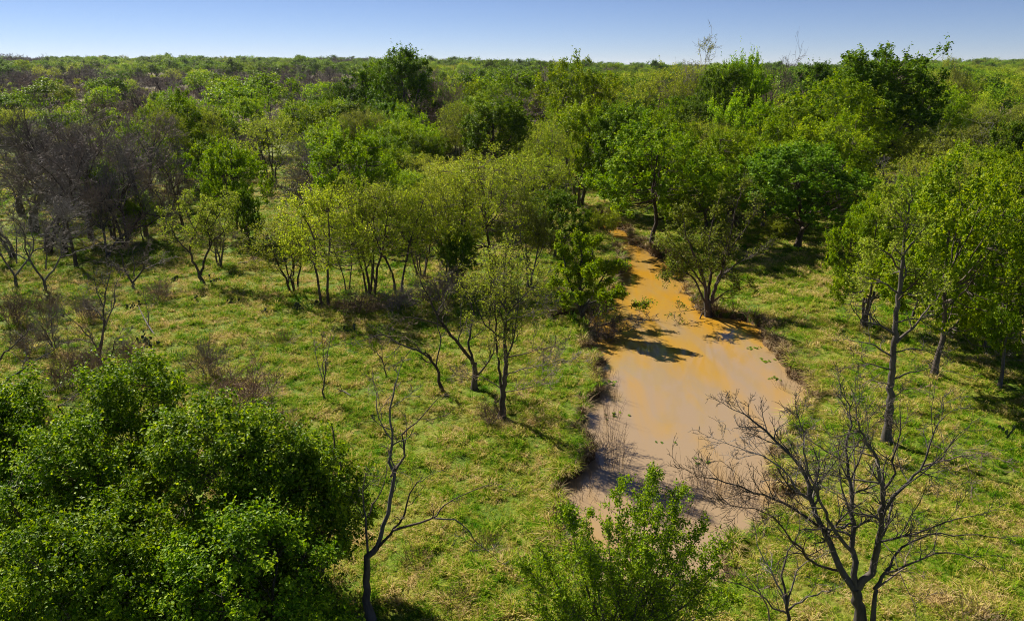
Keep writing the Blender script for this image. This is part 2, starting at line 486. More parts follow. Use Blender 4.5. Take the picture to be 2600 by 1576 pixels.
# ------------------------------------------------------------------ scatter object: own prototypes, own points
def scatter(name, protos, pts, pick, rot, scl, mats, label):
    """one mesh holding k small prototype pieces plus bare points; geometry nodes set a piece on every point"""
    V, Q, A, T, n, MI = [], [], [], [], 0, []
    for k, gobj in enumerate(protos):
        v = np.concatenate(gobj.V); q = np.concatenate(gobj.Q)
        V.append(v); Q.append(q + n); MI.append(np.concatenate(gobj.M))
        A.append(np.full(len(v), k + 1)); T.append(np.concatenate(gobj.A)); n += len(v)
    m = len(pts)
    V.append(pts); A.append(np.zeros(m)); T.append(np.zeros(m))
    tot = n + m
    pk = np.zeros(tot, np.int32); pk[n:] = pick + 1
    ro = np.zeros((tot, 3), np.float32); ro[n:] = rot
    sc = np.ones((tot, 3), np.float32); sc[n:] = scl
    me = make_mesh(name, np.concatenate(V), np.concatenate(Q), mats=mats, mat_idx=np.concatenate(MI), attrs={
        'variant': ('INT', np.concatenate(A).astype(np.int32)), 'pick': ('INT', pk),
        'rot': ('FLOAT_VECTOR', ro), 'scl': ('FLOAT_VECTOR', sc), 'tone': ('FLOAT', np.concatenate(T).astype(np.float32))})
    o = link(name, me)
    ng = bpy.data.node_groups.new(name, 'GeometryNodeTree')
    ng.interface.new_socket('Geometry', in_out='INPUT', socket_type='NodeSocketGeometry')
    ng.interface.new_socket('Geometry', in_out='OUTPUT', socket_type='NodeSocketGeometry')
    NN, LL = ng.nodes, ng.links
    gi, go = NN.new('NodeGroupInput'), NN.new('NodeGroupOutput')
    def attr(nm, typ):
        a = NN.new('GeometryNodeInputNamedAttribute'); a.data_type = typ; a.inputs['Name'].default_value = nm
        return a.outputs['Attribute']
    def eq(sock, v):
        c = NN.new('FunctionNodeCompare'); c.data_type = 'INT'; c.operation = 'EQUAL'
        LL.new(sock, c.inputs[2]); c.inputs[3].default_value = v
        return c.outputs[0]
    var, pkk, rr, ss = attr('variant', 'INT'), attr('pick', 'INT'), attr('rot', 'FLOAT_VECTOR'), attr('scl', 'FLOAT_VECTOR')
    def sep(v):
        s = NN.new('GeometryNodeSeparateGeometry'); s.domain = 'POINT'
        LL.new(gi.outputs[0], s.inputs[0]); LL.new(eq(var, v), s.inputs['Selection'])
        return s.outputs[0]
    base = sep(0)
    jn = NN.new('GeometryNodeJoinGeometry')
    for k in range(len(protos)):
        ip = NN.new('GeometryNodeInstanceOnPoints')
        LL.new(base, ip.inputs['Points']); LL.new(eq(pkk, k + 1), ip.inputs['Selection'])
        LL.new(sep(k + 1), ip.inputs['Instance'])
        e2r = NN.new('FunctionNodeEulerToRotation'); LL.new(rr, e2r.inputs[0])
        LL.new(e2r.outputs[0], ip.inputs['Rotation']); LL.new(ss, ip.inputs['Scale'])
        LL.new(ip.outputs[0], jn.inputs[0])
    LL.new(jn.outputs[0], go.inputs[0])
    md = o.modifiers.new('scatter', 'NODES')
    md.node_group = ng
    tag(o, label, None, None, 'stuff')
    return o

# ------------------------------------------------------------------ grass
def tuft(rng, n, h, wd, spread, droop, lean=0.0):
    g = Geo()
    az = rng.uniform(0, 2 * np.pi, n)
    r0 = spread * np.sqrt(rng.uniform(0, 1, n))
    base = np.stack([np.cos(az) * r0, np.sin(az) * r0, np.full(n, -0.03)], 1)
    az2 = az + rng.normal(0, 0.9, n)
    o = np.stack([np.cos(az2), np.sin(az2), np.zeros(n)], 1)
    o[:, 0] += lean
    hh = h * np.exp(rng.normal(0, 0.25, n))
    dr = droop * rng.uniform(0.4, 1.3, n)
    side = np.stack([-np.sin(az2), np.cos(az2), np.zeros(n)], 1) * (wd * rng.uniform(0.7, 1.4, n))[:, None]
    up = np.array([0, 0, 1.0])
    mid = base + o * (hh * dr * 0.35)[:, None] + up * (hh * 0.62)[:, None]
    tip = base + o * (hh * dr)[:, None] + up * (hh * (1.0 - 0.35 * dr))[:, None]
    V = np.stack([base - side, base + side, mid + side * 0.8, mid - side * 0.8, tip + side * 0.15, tip - side * 0.15], 1)
    i = np.arange(n)[:, None] * 6
    Q = np.concatenate([i + np.array([[0, 1, 2, 3]]), i + np.array([[3, 2, 4, 5]])])
    g.add(V, Q, 0, np.repeat(rng.uniform(0, 1, n), 6))
    return g

gr, nt, N, L = mat_new('pasture_grass')
out = N.new('ShaderNodeOutputMaterial')
gp = N.new('ShaderNodeNewGeometry')
oi = N.new('ShaderNodeObjectInfo')
at = N.new('ShaderNodeAttribute'); at.attribute_name = 'tone'
n1 = N.new('ShaderNodeTexNoise'); n1.inputs['Scale'].default_value = 0.55; n1.inputs['Detail'].default_value = 8; n1.inputs['Roughness'].default_value = 0.65
L.new(gp.outputs['Position'], n1.inputs['Vector'])
a1 = N.new('ShaderNodeMath'); a1.operation = 'MULTIPLY_ADD'; a1.inputs[1].default_value = 0.32
n5 = N.new('ShaderNodeTexNoise'); n5.inputs['Scale'].default_value = 0.13; n5.inputs['Detail'].default_value = 3
L.new(gp.outputs['Position'], n5.inputs['Vector'])
a0 = N.new('ShaderNodeMath'); a0.operation = 'MULTIPLY_ADD'; a0.inputs[1].default_value = 0.36
L.new(n5.outputs['Fac'], a0.inputs[0]); L.new(n1.outputs['Fac'], a0.inputs[2])
a01 = N.new('ShaderNodeMath'); a01.operation = 'SUBTRACT'; a01.inputs[1].default_value = 0.165
L.new(a0.outputs[0], a01.inputs[0])
L.new(oi.outputs['Random'], a1.inputs[0]); L.new(a01.outputs[0], a1.inputs[2])
a2 = N.new('ShaderNodeMath'); a2.operation = 'MULTIPLY_ADD'; a2.inputs[1].default_value = 0.22
L.new(at.outputs['Fac'], a2.inputs[0]); L.new(a1.outputs[0], a2.inputs[2])
rg = ramp(N, [(0.44, (0.040, 0.150, 0.005)), (0.62, (0.125, 0.285, 0.008)), (0.77, (0.28, 0.36, 0.016)), (0.875, (0.50, 0.42, 0.085)), (1.0, (0.62, 0.47, 0.22))])
L.new(a2.outputs[0], rg.inputs[0])
p = N.new('ShaderNodeBsdfPrincipled'); p.inputs['Roughness'].default_value = 0.7; p.inputs['Specular IOR Level'].default_value = 0.03
L.new(rg.outputs[0], p.inputs['Base Color'])
tr = N.new('ShaderNodeBsdfTranslucent'); L.new(rg.outputs[0], tr.inputs['Color'])
mx = N.new('ShaderNodeMixShader'); mx.inputs[0].default_value = 0.35
L.new(p.outputs[0], mx.inputs[1]); L.new(tr.outputs[0], mx.inputs[2]); L.new(mx.outputs[0], out.inputs[0])
M['grass'] = gr

rng = np.random.default_rng(5)
tufts = [tuft(rng, 34, 0.16, 0.011, 0.17, 0.8, 0.3), tuft(rng, 38, 0.12, 0.011, 0.20, 0.9, 0.3),
         tuft(rng, 34, 0.23, 0.011, 0.13, 0.8, 0.2), tuft(rng, 26, 0.20, 0.012, 0.18, 1.1, 0.6),
         tuft(rng, 34, 0.42, 0.012, 0.16, 1.1, 0.2)]
def scatter_pts(y0, y1, dens):
    wmax = 0.72 * y1 + 8
    n = int(dens * 2 * wmax * (y1 - y0))
    x = rng.uniform(-wmax, wmax, n); y = rng.uniform(y0, y1, n)
    k = np.abs(x) < 0.72 * np.hypot(y, H) + 2
    return x[k], y[k]
PX, PY, PS = [], [], []
for (a, b_, dens, s) in [(13, 24, 60, 0.95), (24, 36, 38, 1.1), (36, 56, 19, 1.35), (56, 80, 8, 1.9), (80, 125, 2.4, 3.0)]:
    x, y = scatter_pts(a, b_, dens)
    PX.append(x); PY.append(y); PS.append(np.full(len(x), s))
px, py, ps = np.concatenate(PX), np.concatenate(PY), np.concatenate(PS)
d = pond_sdf(px, py)
clump = vnoise(px / 0.9, py / 0.9, 13) * 0.6 + vnoise(px / 0.45, py / 0.45, 31) * 0.4
keep = (d > 0.13) & (rng.uniform(0, 1, len(px)) < 0.15 + 1.35 * clump)
px, py, ps, d, clump = px[keep], py[keep], ps[keep], d[keep], clump[keep]
pick = rng.choice(4, len(px), p=[0.33, 0.33, 0.16, 0.18])
pick = np.where((d < 0.45) & (rng.uniform(0, 1, len(px)) < 0.6), 4, pick)
pz = hgt(px, py)
sc = (ps * rng.uniform(0.65, 1.1, len(px)) * (0.38 + 0.85 * clump))[:, None] * np.ones((1, 3))
sc[:, 2] *= np.where(ps > 1.5, 0.62, 1.0)
wind = 2.4 + (vnoise(px / 3.2, py / 3.2, 41) - 0.5) * 3.4
rot = np.stack([rng.normal(0, 0.14, len(px)), rng.normal(0, 0.14, len(px)), wind + rng.normal(0, 0.7, len(px))], 1)
scatter('pasture_grass', tufts, np.stack([px, py, pz], 1), pick, rot, sc, [M['grass']], 'yellow green pasture grass with straw coloured patches')

# ------------------------------------------------------------------ leafy crowns: limbs reaching to leafy sprays through a lumpy crown
def leafy(rng, wood, fine, Ht, rx, zb, ns, spread, n_cl, n_tw, n_lf, lsize, tw_len, stem_r, limbs=9, big=False, fol_spread=0.07, shell=0.5, mat=0, up=0.5, tmu=0.5, tsd=0.22, flat=1.0, loose=0.80, low=0.2):
    cz, rz = 0.5 * (Ht + zb), 0.5 * (Ht - zb)
    lobes = norm(rng.normal(size=(9, 3)) + np.array([0, 0, .25]))
    lob_a = rng.uniform(-0.36, 0.34, 9)
    def env(d):
        w_ = np.exp(4.0 * (d @ lobes.T - 1.0))
        return np.clip(0.92 + (w_ * lob_a).sum(1) * 1.1, 0.55, 1.25)
    d = norm(rng.normal(size=(n_cl, 3)))
    d[:, 2] = np.where(d[:, 2] < -0.55, -d[:, 2], d[:, 2])
    rr_ = rng.uniform(shell ** 3, 1, n_cl) ** (1 / 3.0) * env(d)
    C = d * rr_[:, None] * np.array([rx, rx, rz]) + np.array([0, 0, cz])
    # most sprays gather in boughs, with gaps between them
    K = max(10, int(n_cl / 8)) if not big else 15
    dk = norm(rng.normal(size=(K, 3)) + np.array([0, 0, low]))
    dk[:, 2] = np.where(dk[:, 2] < -0.8, -dk[:, 2], dk[:, 2])
    Ck = dk * (env(dk) * rng.uniform(0.55, 1.0, K))[:, None] * np.array([rx, rx, rz]) + np.array([0, 0, cz])
    kk = rng.integers(0, K, n_cl)
    bs = (0.10 + 0.10 * rng.uniform(0, 1, K))[kk]
    Cb = Ck[kk] + rng.normal(size=(n_cl, 3)) * bs[:, None] * np.array([rx, rx, rz * 0.75])
    C = np.where((rng.uniform(0, 1, n_cl) < loose)[:, None], Cb, C)
    qn = np.linalg.norm((C - np.array([0, 0, cz])) / np.array([rx, rx, rz]), axis=1)
    C = np.array([0, 0, cz]) + (C - np.array([0, 0, cz])) * np.minimum(1, 1.08 / np.maximum(qn, 1e-6))[:, None]
    C[:, 2] = np.maximum(C[:, 2], zb * 0.8)
    az = np.arange(ns) * 2 * np.pi / ns + rng.uniform(0, 1.5)
    base = np.stack([np.cos(az), np.sin(az), 0 * az], 1) * (0.0 if ns == 1 else 0.30) * rng.uniform(0.6, 1.3, (ns, 1))
    tops = np.stack([np.cos(az) * spread * rx, np.sin(az) * spread * rx, cz + rz * rng.uniform(0.25, 0.7, ns)], 1) + rng.normal(size=(ns, 3)) * 0.25
    n = 10
    tt = np.linspace(0, 1, n)[None, :, None]
    P = base[:, None] * (1 - tt) + tops[:, None] * tt
    P[..., :2] = base[:, None, :2] + (tops - base)[:, None, :2] * tt ** 1.35
    P[:, 1:] += np.cumsum(rng.normal(size=(ns, n - 1, 3)) * 0.09, axis=1)
    Rr = stem_r * rng.uniform(0.8, 1.1, (ns, 1)) * (1 - 0.75 * tt[..., 0])
    Rr[:, 0] *= 1.35
    add_tubes(wood, P, Rr, 4 if big else 7)
    nodes, nr = [P[:, 4:].reshape(-1, 3)], [Rr[:, 4:].ravel()]
    if limbs:
        dl = norm(rng.normal(size=(limbs, 3)) + np.array([0, 0, 0.15]))
        tg = dl * env(dl)[:, None] * np.array([rx, rx, rz]) * 0.68 + np.array([0, 0, cz])
        st = rng.integers(0, ns, limbs)
        zf = np.clip((tg[:, 2] - zb) / (Ht - zb) * 0.55 + 0.10, 0.25, 0.85) * (n - 1)
        i0 = np.minimum(zf.astype(int), n - 2); fa = (zf - i0)[:, None]
        S = P[st, i0] * (1 - fa) + P[st, i0 + 1] * fa
        q = np.linspace(0, 1, 8)[None, :, None]
        PL = S[:, None] * (1 - q) + tg[:, None] * q
        PL[..., 2] -= (np.sin(q[..., 0] * np.pi) * 0.12 * np.linalg.norm(tg - S, axis=1)[:, None])
        PL[:, 1:] += np.cumsum(rng.normal(size=(limbs, 7, 3)) * 0.06, axis=1)
        r0 = (Rr[st, i0] * 0.62)[:, None]
        RL = r0 * (1 - 0.72 * q[..., 0])
        add_tubes(wood, PL, RL, 3 if big else 5)
        nodes.append(PL[:, 2:].reshape(-1, 3)); nr.append(RL[:, 2:].ravel())
    nd, nrr = np.concatenate(nodes), np.concatenate(nr)
    dist = np.linalg.norm(C[:, None] - nd[None], axis=2) + 1.5 * np.maximum(nd[None, :, 2] - C[:, None, 2], 0)
    j = dist.argmin(1)
    S = nd[j]
    q = np.linspace(0, 1, 5)[None, :, None]
    PB = S[:, None] * (1 - q) + C[:, None] * q
    PB[..., 2] -= np.sin(q[..., 0] * np.pi) * 0.10 * np.linalg.norm(C - S, axis=1)[:, None]
    PB[:, 1:] += rng.normal(size=(n_cl, 4, 3)) * 0.05
    RB = np.minimum(nrr[j] * 0.6, 0.03)[:, None] * (1 - 0.6 * q[..., 0])
    if not big: add_tubes(wood, PB, np.maximum(RB, 0.008), 3)
    outw = norm((C - np.array([0, 0, cz])) / np.array([rx, rx, rz]))
    D = np.repeat(norm(outw * 0.55 + np.array([-0.10, 0.0, 0.75 * flat])), n_tw, 0) + rng.normal(size=(n_cl * n_tw, 3)) * 0.48
    S2 = np.repeat(C, n_tw, 0) + rng.normal(size=(n_cl * n_tw, 3)) * tw_len * 0.26
    Lw = tw_len * np.exp(rng.normal(0, 0.38, n_cl * n_tw)) * np.repeat(np.exp(rng.normal(0, 0.3, n_cl)), n_tw)
    PT, RT = grow(rng, S2, D, Lw, np.full(n_cl * n_tw, 0.008), 3, 0.16, 0.10, 0.5)
    if not big and n_lf < 12: add_tubes(wood, PT, np.maximum(RT, 0.005), 3)
    tone = np.repeat(np.repeat(rng.normal(tmu, 0.10, n_cl), n_tw), n_lf)
    N0 = len(tone)
    LPp = leaf_sites(rng, PT, n_lf, fol_spread, 0.0)
    bias = np.repeat(np.repeat(outw * 0.75, n_tw, 0) + D * 0.35, n_lf, 0)
    add_leaves(fine, rng, LPp, lsize, mat, up=up, tone_mu=tone, tone_sd=tsd, bias=bias)

# ------------------------------------------------------------------ tree kinds (middle distance)
LIGHT_STEMS = [(2, 0.45, 9), (5, 0.35, 6), (1, 0.2, 13), (3, 0.75, 8), (2, 0.7, 10), (4, 0.5, 6)]     # stems, spread, limbs
def gen_kind(seed, kind, lod=0):
    """returns (wood Geo, fine Geo, height, crown radius); local base at 0"""
    rng = np.random.default_rng(seed)
    wood, fine = Geo(), Geo()
    up = np.array([[0, 0, 1.0]])
    big = lod > 0
    if kind == 'dense':
        leafy(rng, wood, fine, 8.0, 3.7, 0.9, 1 + int(rng.uniform() < .3), 0.25, 120 if big else 270, 6 if big else 8, 6 if big else 16, 0.30 if big else 0.155, 0.65 if big else 0.42,
              0.20, 10, big, 0.13 if big else 0.06, 0.55)
    elif kind == 'mid':
        leafy(rng, wood, fine, 8.0, 3.8, 0.7, int(rng.integers(1, 4)), 0.42, 110 if big else 250, 6 if big else 8, 6 if big else 15, 0.29 if big else 0.145, 0.7 if big else 0.46,
              0.16, 9, big, 0.13 if big else 0.055, 0.48, low=0.0)
    elif kind == 'olive':
        leafy(rng, wood, fine, 8.0, 3.7, 1.3, int(rng.integers(1, 4)), 0.45, 100 if big else 210, 6 if big else 7, 5 if big else 11, 0.27 if big else 0.13, 0.75 if big else 0.50,
              0.14, 9, big, 0.14 if big else 0.07, 0.42)
    elif kind == 'light':
        leafy(rng, wood, fine, 8.0, 3.6, 1.2, LIGHT_STEMS[seed % 6][0], LIGHT_STEMS[seed % 6][1], 100 if big else 300, 6 if big else 4, 4 if big else 9, 0.26 if big else 0.115, 0.75 if big else 0.40,
              0.10, LIGHT_STEMS[seed % 6][2], big, 0.14 if big else 0.055, 0.30, loose=0.45, low=0.0)
    elif kind in ('bare', 'budding'):
        ns = rng.integers(1, 4)
        az = np.arange(ns) * 2 * np.pi / ns + rng.uniform(0, 1, ns)
        sp = rng.uniform(0.12, 0.40, ns) * (ns > 1)
        D = norm(np.stack([np.cos(az) * sp, np.sin(az) * sp, np.ones(ns)], 1))
        Lt = 4.4 * rng.uniform(0.85, 1.1, ns)
        P, R = grow(rng, np.stack([np.cos(az), np.sin(az), np.zeros(ns)], 1) * 0.15 * (ns > 1), D, Lt, np.full(ns, 0.15), 8, 0.12, 0.02, 0.4)
        add_tubes(wood, P, R, 4 if big else 7)
        S, D, L1, R1 = spawn(rng, P, R, Lt, 6 if ns > 1 else 11, 0.3, 1.0, 46, 12, 0.85, 0.2, 0.6, 0.4)
        P1, R1 = grow(rng, S, D, L1, R1, 8, 0.17, 0.05, 0.28)
        add_tubes(wood, P1, R1, 3 if big else 5)
        S, D, L2, R2 = spawn(rng, P1, R1, L1, 5 if big else 8, 0.2, 1.0, 46, 14, 0.46, 0.25, 0.55, 0.35)
        P2, R2 = grow(rng, S, D, L2, R2, 5, 0.2, 0.08, 0.3)
        add_tubes(fine, P2, np.maximum(R2, 0.02 if big else 0.011), 3)
        S, D, L3, R3 = spawn(rng, P2, R2, L2, 4 if big else 7, 0.15, 1.0, 46, 16, 0.5, 0.3, 0.6, 0.3)
        P3, R3 = grow(rng, S, D, L3, R3, 3, 0.22, 0.10, 0.4)
        add_tubes(fine, P3, np.maximum(R3, 0.028 if big else 0.009), 3)
        if not big:
            S, D, L4, R4 = spawn(rng, P3, R3, L3, 3, 0.2, 1.0, 45, 16, 0.55, 0.3, 0.8, 0.3)
            P4, R4 = grow(rng, S, D, L4, R4, 2, 0.2, 0.10, 0.5)
            add_tubes(fine, P4, np.maximum(R4, 0.0075), 3)
        if kind == 'budding':
            add_leaves(fine, rng, leaf_sites(rng, P3, 3 if big else 6, 0.10), 0.30 if big else 0.10, mat=1, up=0.4)
    elif kind in ('scrub', 'leafy_scrub'):
        ns = 16 if big else 26
        az = rng.uniform(0, 2 * np.pi, ns); sp = rng.uniform(0.15, 1.3, ns)
        D = norm(np.stack([np.cos(az) * sp, np.sin(az) * sp, np.ones(ns)], 1))
        S0 = np.stack([np.cos(az), np.sin(az), np.zeros(ns)], 1) * 0.5 * rng.uniform(0, 1, (ns, 1))
        Lt = 2.2 * rng.uniform(0.6, 1.05, ns)
        P, R = grow(rng, S0, D, Lt, rng.uniform(0.012, 0.03, ns) * (2 if big else 1), 6, 0.16, 0.02, 0.35)
        add_tubes(wood, P, R, 3)
        S, D, L1, R1 = spawn(rng, P, R, Lt, 6 if big else 9, 0.2, 1.0, 42, 14, 0.42, 0.25, 0.6, 0.3)
        P1, R1 = grow(rng, S, D, L1, R1, 4, 0.2, 0.08, 0.4)
        add_tubes(fine, P1, np.maximum(R1, 0.016 if big else 0.007), 3)
        if not big:
            S, D, L2, R2 = spawn(rng, P1, R1, L1, 6, 0.15, 1.0, 45, 15, 0.5, 0.3, 0.7, 0.3)
            P2, R2 = grow(rng, S, D, L2, R2, 2, 0.2, 0.08, 0.5)
            add_tubes(fine, P2, np.maximum(R2, 0.006), 3)
            if kind == 'leafy_scrub':
                add_leaves(fine, rng, leaf_sites(rng, P2, 9, 0.06), 0.10, mat=1)
        elif kind == 'leafy_scrub':
            add_leaves(fine, rng, leaf_sites(rng, P1, 14, 0.16), 0.28, mat=1)
    V = np.concatenate(fine.V if kind in ('dense', 'mid', 'olive', 'light') else wood.V + fine.V)
    hgt_ = np.percentile(V[:, 2], 98.5)
    c = V[:, :2].mean(0)
    rad = np.percentile(np.hypot(V[:, 0] - c[0], V[:, 1] - c[1]), 93)
    return wood, fine, float(hgt_), float(rad)

WOODM = {'dense': 'bark', 'mid': 'bark', 'olive': 'bark_grey', 'light': 'bark', 'bare': 'bark', 'budding': 'bark_grey', 'scrub': 'twig_brown', 'leafy_scrub': 'twig'}
FINEM = {'dense': ['dense'], 'mid': ['mid'], 'olive': ['olive'], 'light': ['light'], 'bare': ['twig'], 'budding': ['twig', 'olive'],
         'scrub': ['twig_brown'], 'leafy_scrub': ['twig', 'light']}
KINDS = {}
for kind, cnt in (('dense', 3), ('mid', 4), ('olive', 2), ('light', 6), ('bare', 3), ('budding', 2), ('scrub', 2), ('leafy_scrub', 2)):
    KINDS[kind] = []
    for i in range(cnt):
        wd, fn, hh, rr = gen_kind(102 * len(KINDS) + i, kind)
        KINDS[kind].append((wd.mesh(kind + '_trunk', [M[WOODM[kind]]], True),
                            fn.mesh(kind + '_crown', [M[k] for k in FINEM[kind]]), hh, rr))
FAR = {}
FAR_GEO = []
for kind in ('dense', 'mid', 'olive', 'light', 'bare', 'budding', 'scrub', 'leafy_scrub'):
    FAR[kind] = []
    for i in range(2):
        wd, fn, hh, rr = gen_kind(900 + 100 * len(FAR) + i, kind, 1)
        wm_, fm_ = [M[WOODM[kind]]], [M[k] for k in FINEM[kind]]
        g = Geo()
        g.V = wd.V + [v for v in fn.V]
        off = wd.n
        g.Q = wd.Q + [q + off for q in fn.Q]
        g.M = wd.M + [m + 1 for m in fn.M]
        g.A = wd.A + fn.A
        g.n = wd.n + fn.n
        FAR[kind].append((g.mesh(kind + '_far', wm_ + fm_), hh, rr, g))

NAMES = {'dense': 'leafy_tree', 'mid': 'leafy_tree', 'olive': 'leafy_tree', 'light': 'leafy_tree', 'bare': 'bare_tree', 'budding': 'budding_tree',
         'scrub': 'bare_shrub', 'leafy_scrub': 'leafy_shrub'}
prng = np.random.default_rng(77)
PLACED = []

def put_tree(kind, x, y, height, width, label, group=None, variant=None):
    lib = KINDS[kind]
    tm, cm, hh, rr = lib[int(prng.integers(len(lib))) if variant is None else variant % len(lib)]
    s = height / hh
    sw = width / (2 * rr)
    sw = min(max(sw, s * 0.62), s * 1.75)
    cat = 'shrub' if 'scrub' in kind else 'tree'
    o = root(NAMES[kind], (x, y, h1(x, y) - 0.03), label, cat, group, prng.uniform(0, 6.28), (sw, sw, s))
    link('trunk' if cat == 'tree' else 'stems', tm, o)
    link('crown' if cat == 'tree' else 'twigs', cm, o)
    PLACED.append((x, y, width / 2))
    return o

def put_px(kind, px, base, top, wpx, label, group=None, variant=None, d=None):
    """base: picture row of the foot, or d: distance when the foot is hidden"""
    Y = d if d is not None else ground_pt(px, base)[1]
    zt = z_at(Y, top)
    x = x_at(px, Y, zt * 0.6)
    wid = wpx / F * (Y * CP - (zt * 0.6 - H) * SP)
    return put_tree(kind, x, Y, zt - h1(x, Y), wid, label, group, variant)
# ------------------------------------------------------------------ trees drawn limb by limb
def smooth_line(pts, n):
    pts = np.asarray(pts, float)
    if len(pts) == 2:
        t = np.linspace(0, 1, n)[:, None]
        return pts[0] * (1 - t) + pts[1] * t
    p = np.vstack([2 * pts[0] - pts[1], pts, 2 * pts[-1] - pts[-2]])
    s = np.linspace(0, len(pts) - 1 - 1e-6, n)
    i = s.astype(int); t = (s - i)[:, None]
    a, b_, c, d_ = p[i], p[i + 1], p[i + 2], p[i + 3]
    return 0.5 * (2 * b_ + (c - a) * t + (2 * a - 5 * b_ + 4 * c - d_) * t ** 2 + (3 * b_ - 3 * c + d_ - a) * t ** 3)

def skel_tree(name, label, base, limbs, seed, group=None, Y=None, bark='bark', twig='twig', per_m=3.4, br=(0.9, 6, 5), ang=44,
              trop=0.05, rmin=0.006, wob=0.16, leaf=None, cat='tree', parts=('trunk', 'limb'), sub4=0, t0=0.22):
    """limbs: (polyline in picture points, depth gained at its end, start radius, end radius[, leaf factor]); the first is the trunk"""
    rng = np.random.default_rng(seed)
    if Y is None:
        Y = ground_pt(*base)[1]
    g0 = pt_at(base[0], base[1], Y)
    o = np.array([g0[0], Y, h1(g0[0], Y)])
    dz = o[2] - g0[2]
    rt = root(name, tuple(o), label, cat, group)
    lf = Geo()
    for li, lb in enumerate(limbs):
        px_, dy, r0, r1 = lb[:4]
        lfac = lb[4] if len(lb) > 4 else 1.0
        d0 = lb[5] if len(lb) > 5 else 0.0
        k = len(px_)
        pts = np.array([pt_at(a, b_, Y + d0 + (dy - d0) * (j / max(k - 1, 1)) ** 1.2) for j, (a, b_) in enumerate(px_)])
        pts[:, 2] += dz
        pts -= o
        if li == 0:
            pts[0] = (pts[0][0], pts[0][1], -0.15)
        L0 = np.linalg.norm(np.diff(pts, axis=0), axis=1).sum()
        n = max(8, int(L0 * 4))
        P = smooth_line(pts, n)
        P[1:-1] += rng.normal(size=(n - 2, 3)) * 0.024
        R = np.linspace(r0, r1, n)
        if li == 0:
            R[:3] *= (1.9, 1.35, 1.1)
        g = Geo()
        add_tubes(g, P[None], R[None], 8)
        P, R, L0a = P[None], R[None], np.array([L0])
        start = 0.55 if li == 0 else t0
        if lb[3] < 0.06:
            m1 = max(2, int(per_m * L0 * (1 - start)))
            S, D, L1, R1 = spawn(rng, P, R, L0a, m1, start, 1.0, ang, 12, min(br[0] / L0, 0.8), 0.28, 0.6, 0.45)
            tipd = norm(P[0, -1] - P[0, -3])[None]
            S, D = np.vstack([S, P[0, -1][None]]), np.vstack([D, tipd])
            L1, R1 = np.append(L1, br[0] * 0.6), np.append(R1, r1)
            P1, R1 = grow(rng, S, D, L1, R1, 7, wob, trop, 0.32)
            add_tubes(g, P1, np.maximum(R1, rmin), 4)
            S, D, L2, R2 = spawn(rng, P1, R1, L1, br[1], 0.15, 1.0, ang, 14, 0.45, 0.28, 0.65, 0.3)
            P2, R2 = grow(rng, S, D, L2, R2, 5, wob * 1.2, trop, 0.4)
            add_tubes(g, P2, np.maximum(R2, rmin), 3)
            last = P2
            if br[2]:
                S, D, L3, R3 = spawn(rng, P2, R2, L2, br[2], 0.15, 1.0, ang, 16, 0.45, 0.3, 0.7, 0.3)
                P3, R3 = grow(rng, S, D, L3, R3, 3, wob * 1.2, trop, 0.5)
                add_tubes(g, P3, np.maximum(R3, rmin * 0.85), 3)
                last = P3
            if leaf and lfac > 0:
                cnt, spread, size = leaf[1:4]
                c = max(1, int(round(cnt * lfac)))
                add_leaves(lf, rng, leaf_sites(rng, last, c, spread), size, up=0.4)
        link(parts[0] if li == 0 else parts[1], g.mesh(name + '_' + (parts[0] if li == 0 else parts[1]), [M[bark if r0 > 0.03 else twig]], True), rt)
    if not lf.empty():
        link('crown', lf.mesh(name + '_crown', [M[leaf[0]]]), rt)
    PLACED.append((o[0], o[1], 1.5))
    return rt

def crop8(*p): return [(1232 + a * .5, 925 + b_ * .5) for a, b_ in p]
def crop7(*p): return [(a * .5, 925 + b_ * .5) for a, b_ in p]
def crop5(*p): return [(805.5 + a * .3806, 521.2 + b_ * .3806) for a, b_ in p]
def crop6(*p): return [(1611 + a * .3806, 521.2 + b_ * .3806) for a, b_ in p]
def crop4(*p): return [(a * .3806, 521.2 + b_ * .3806) for a, b_ in p]
def crop3(*p): return [(1611 + a * .3806, 94.8 + b_ * .3806) for a, b_ in p]

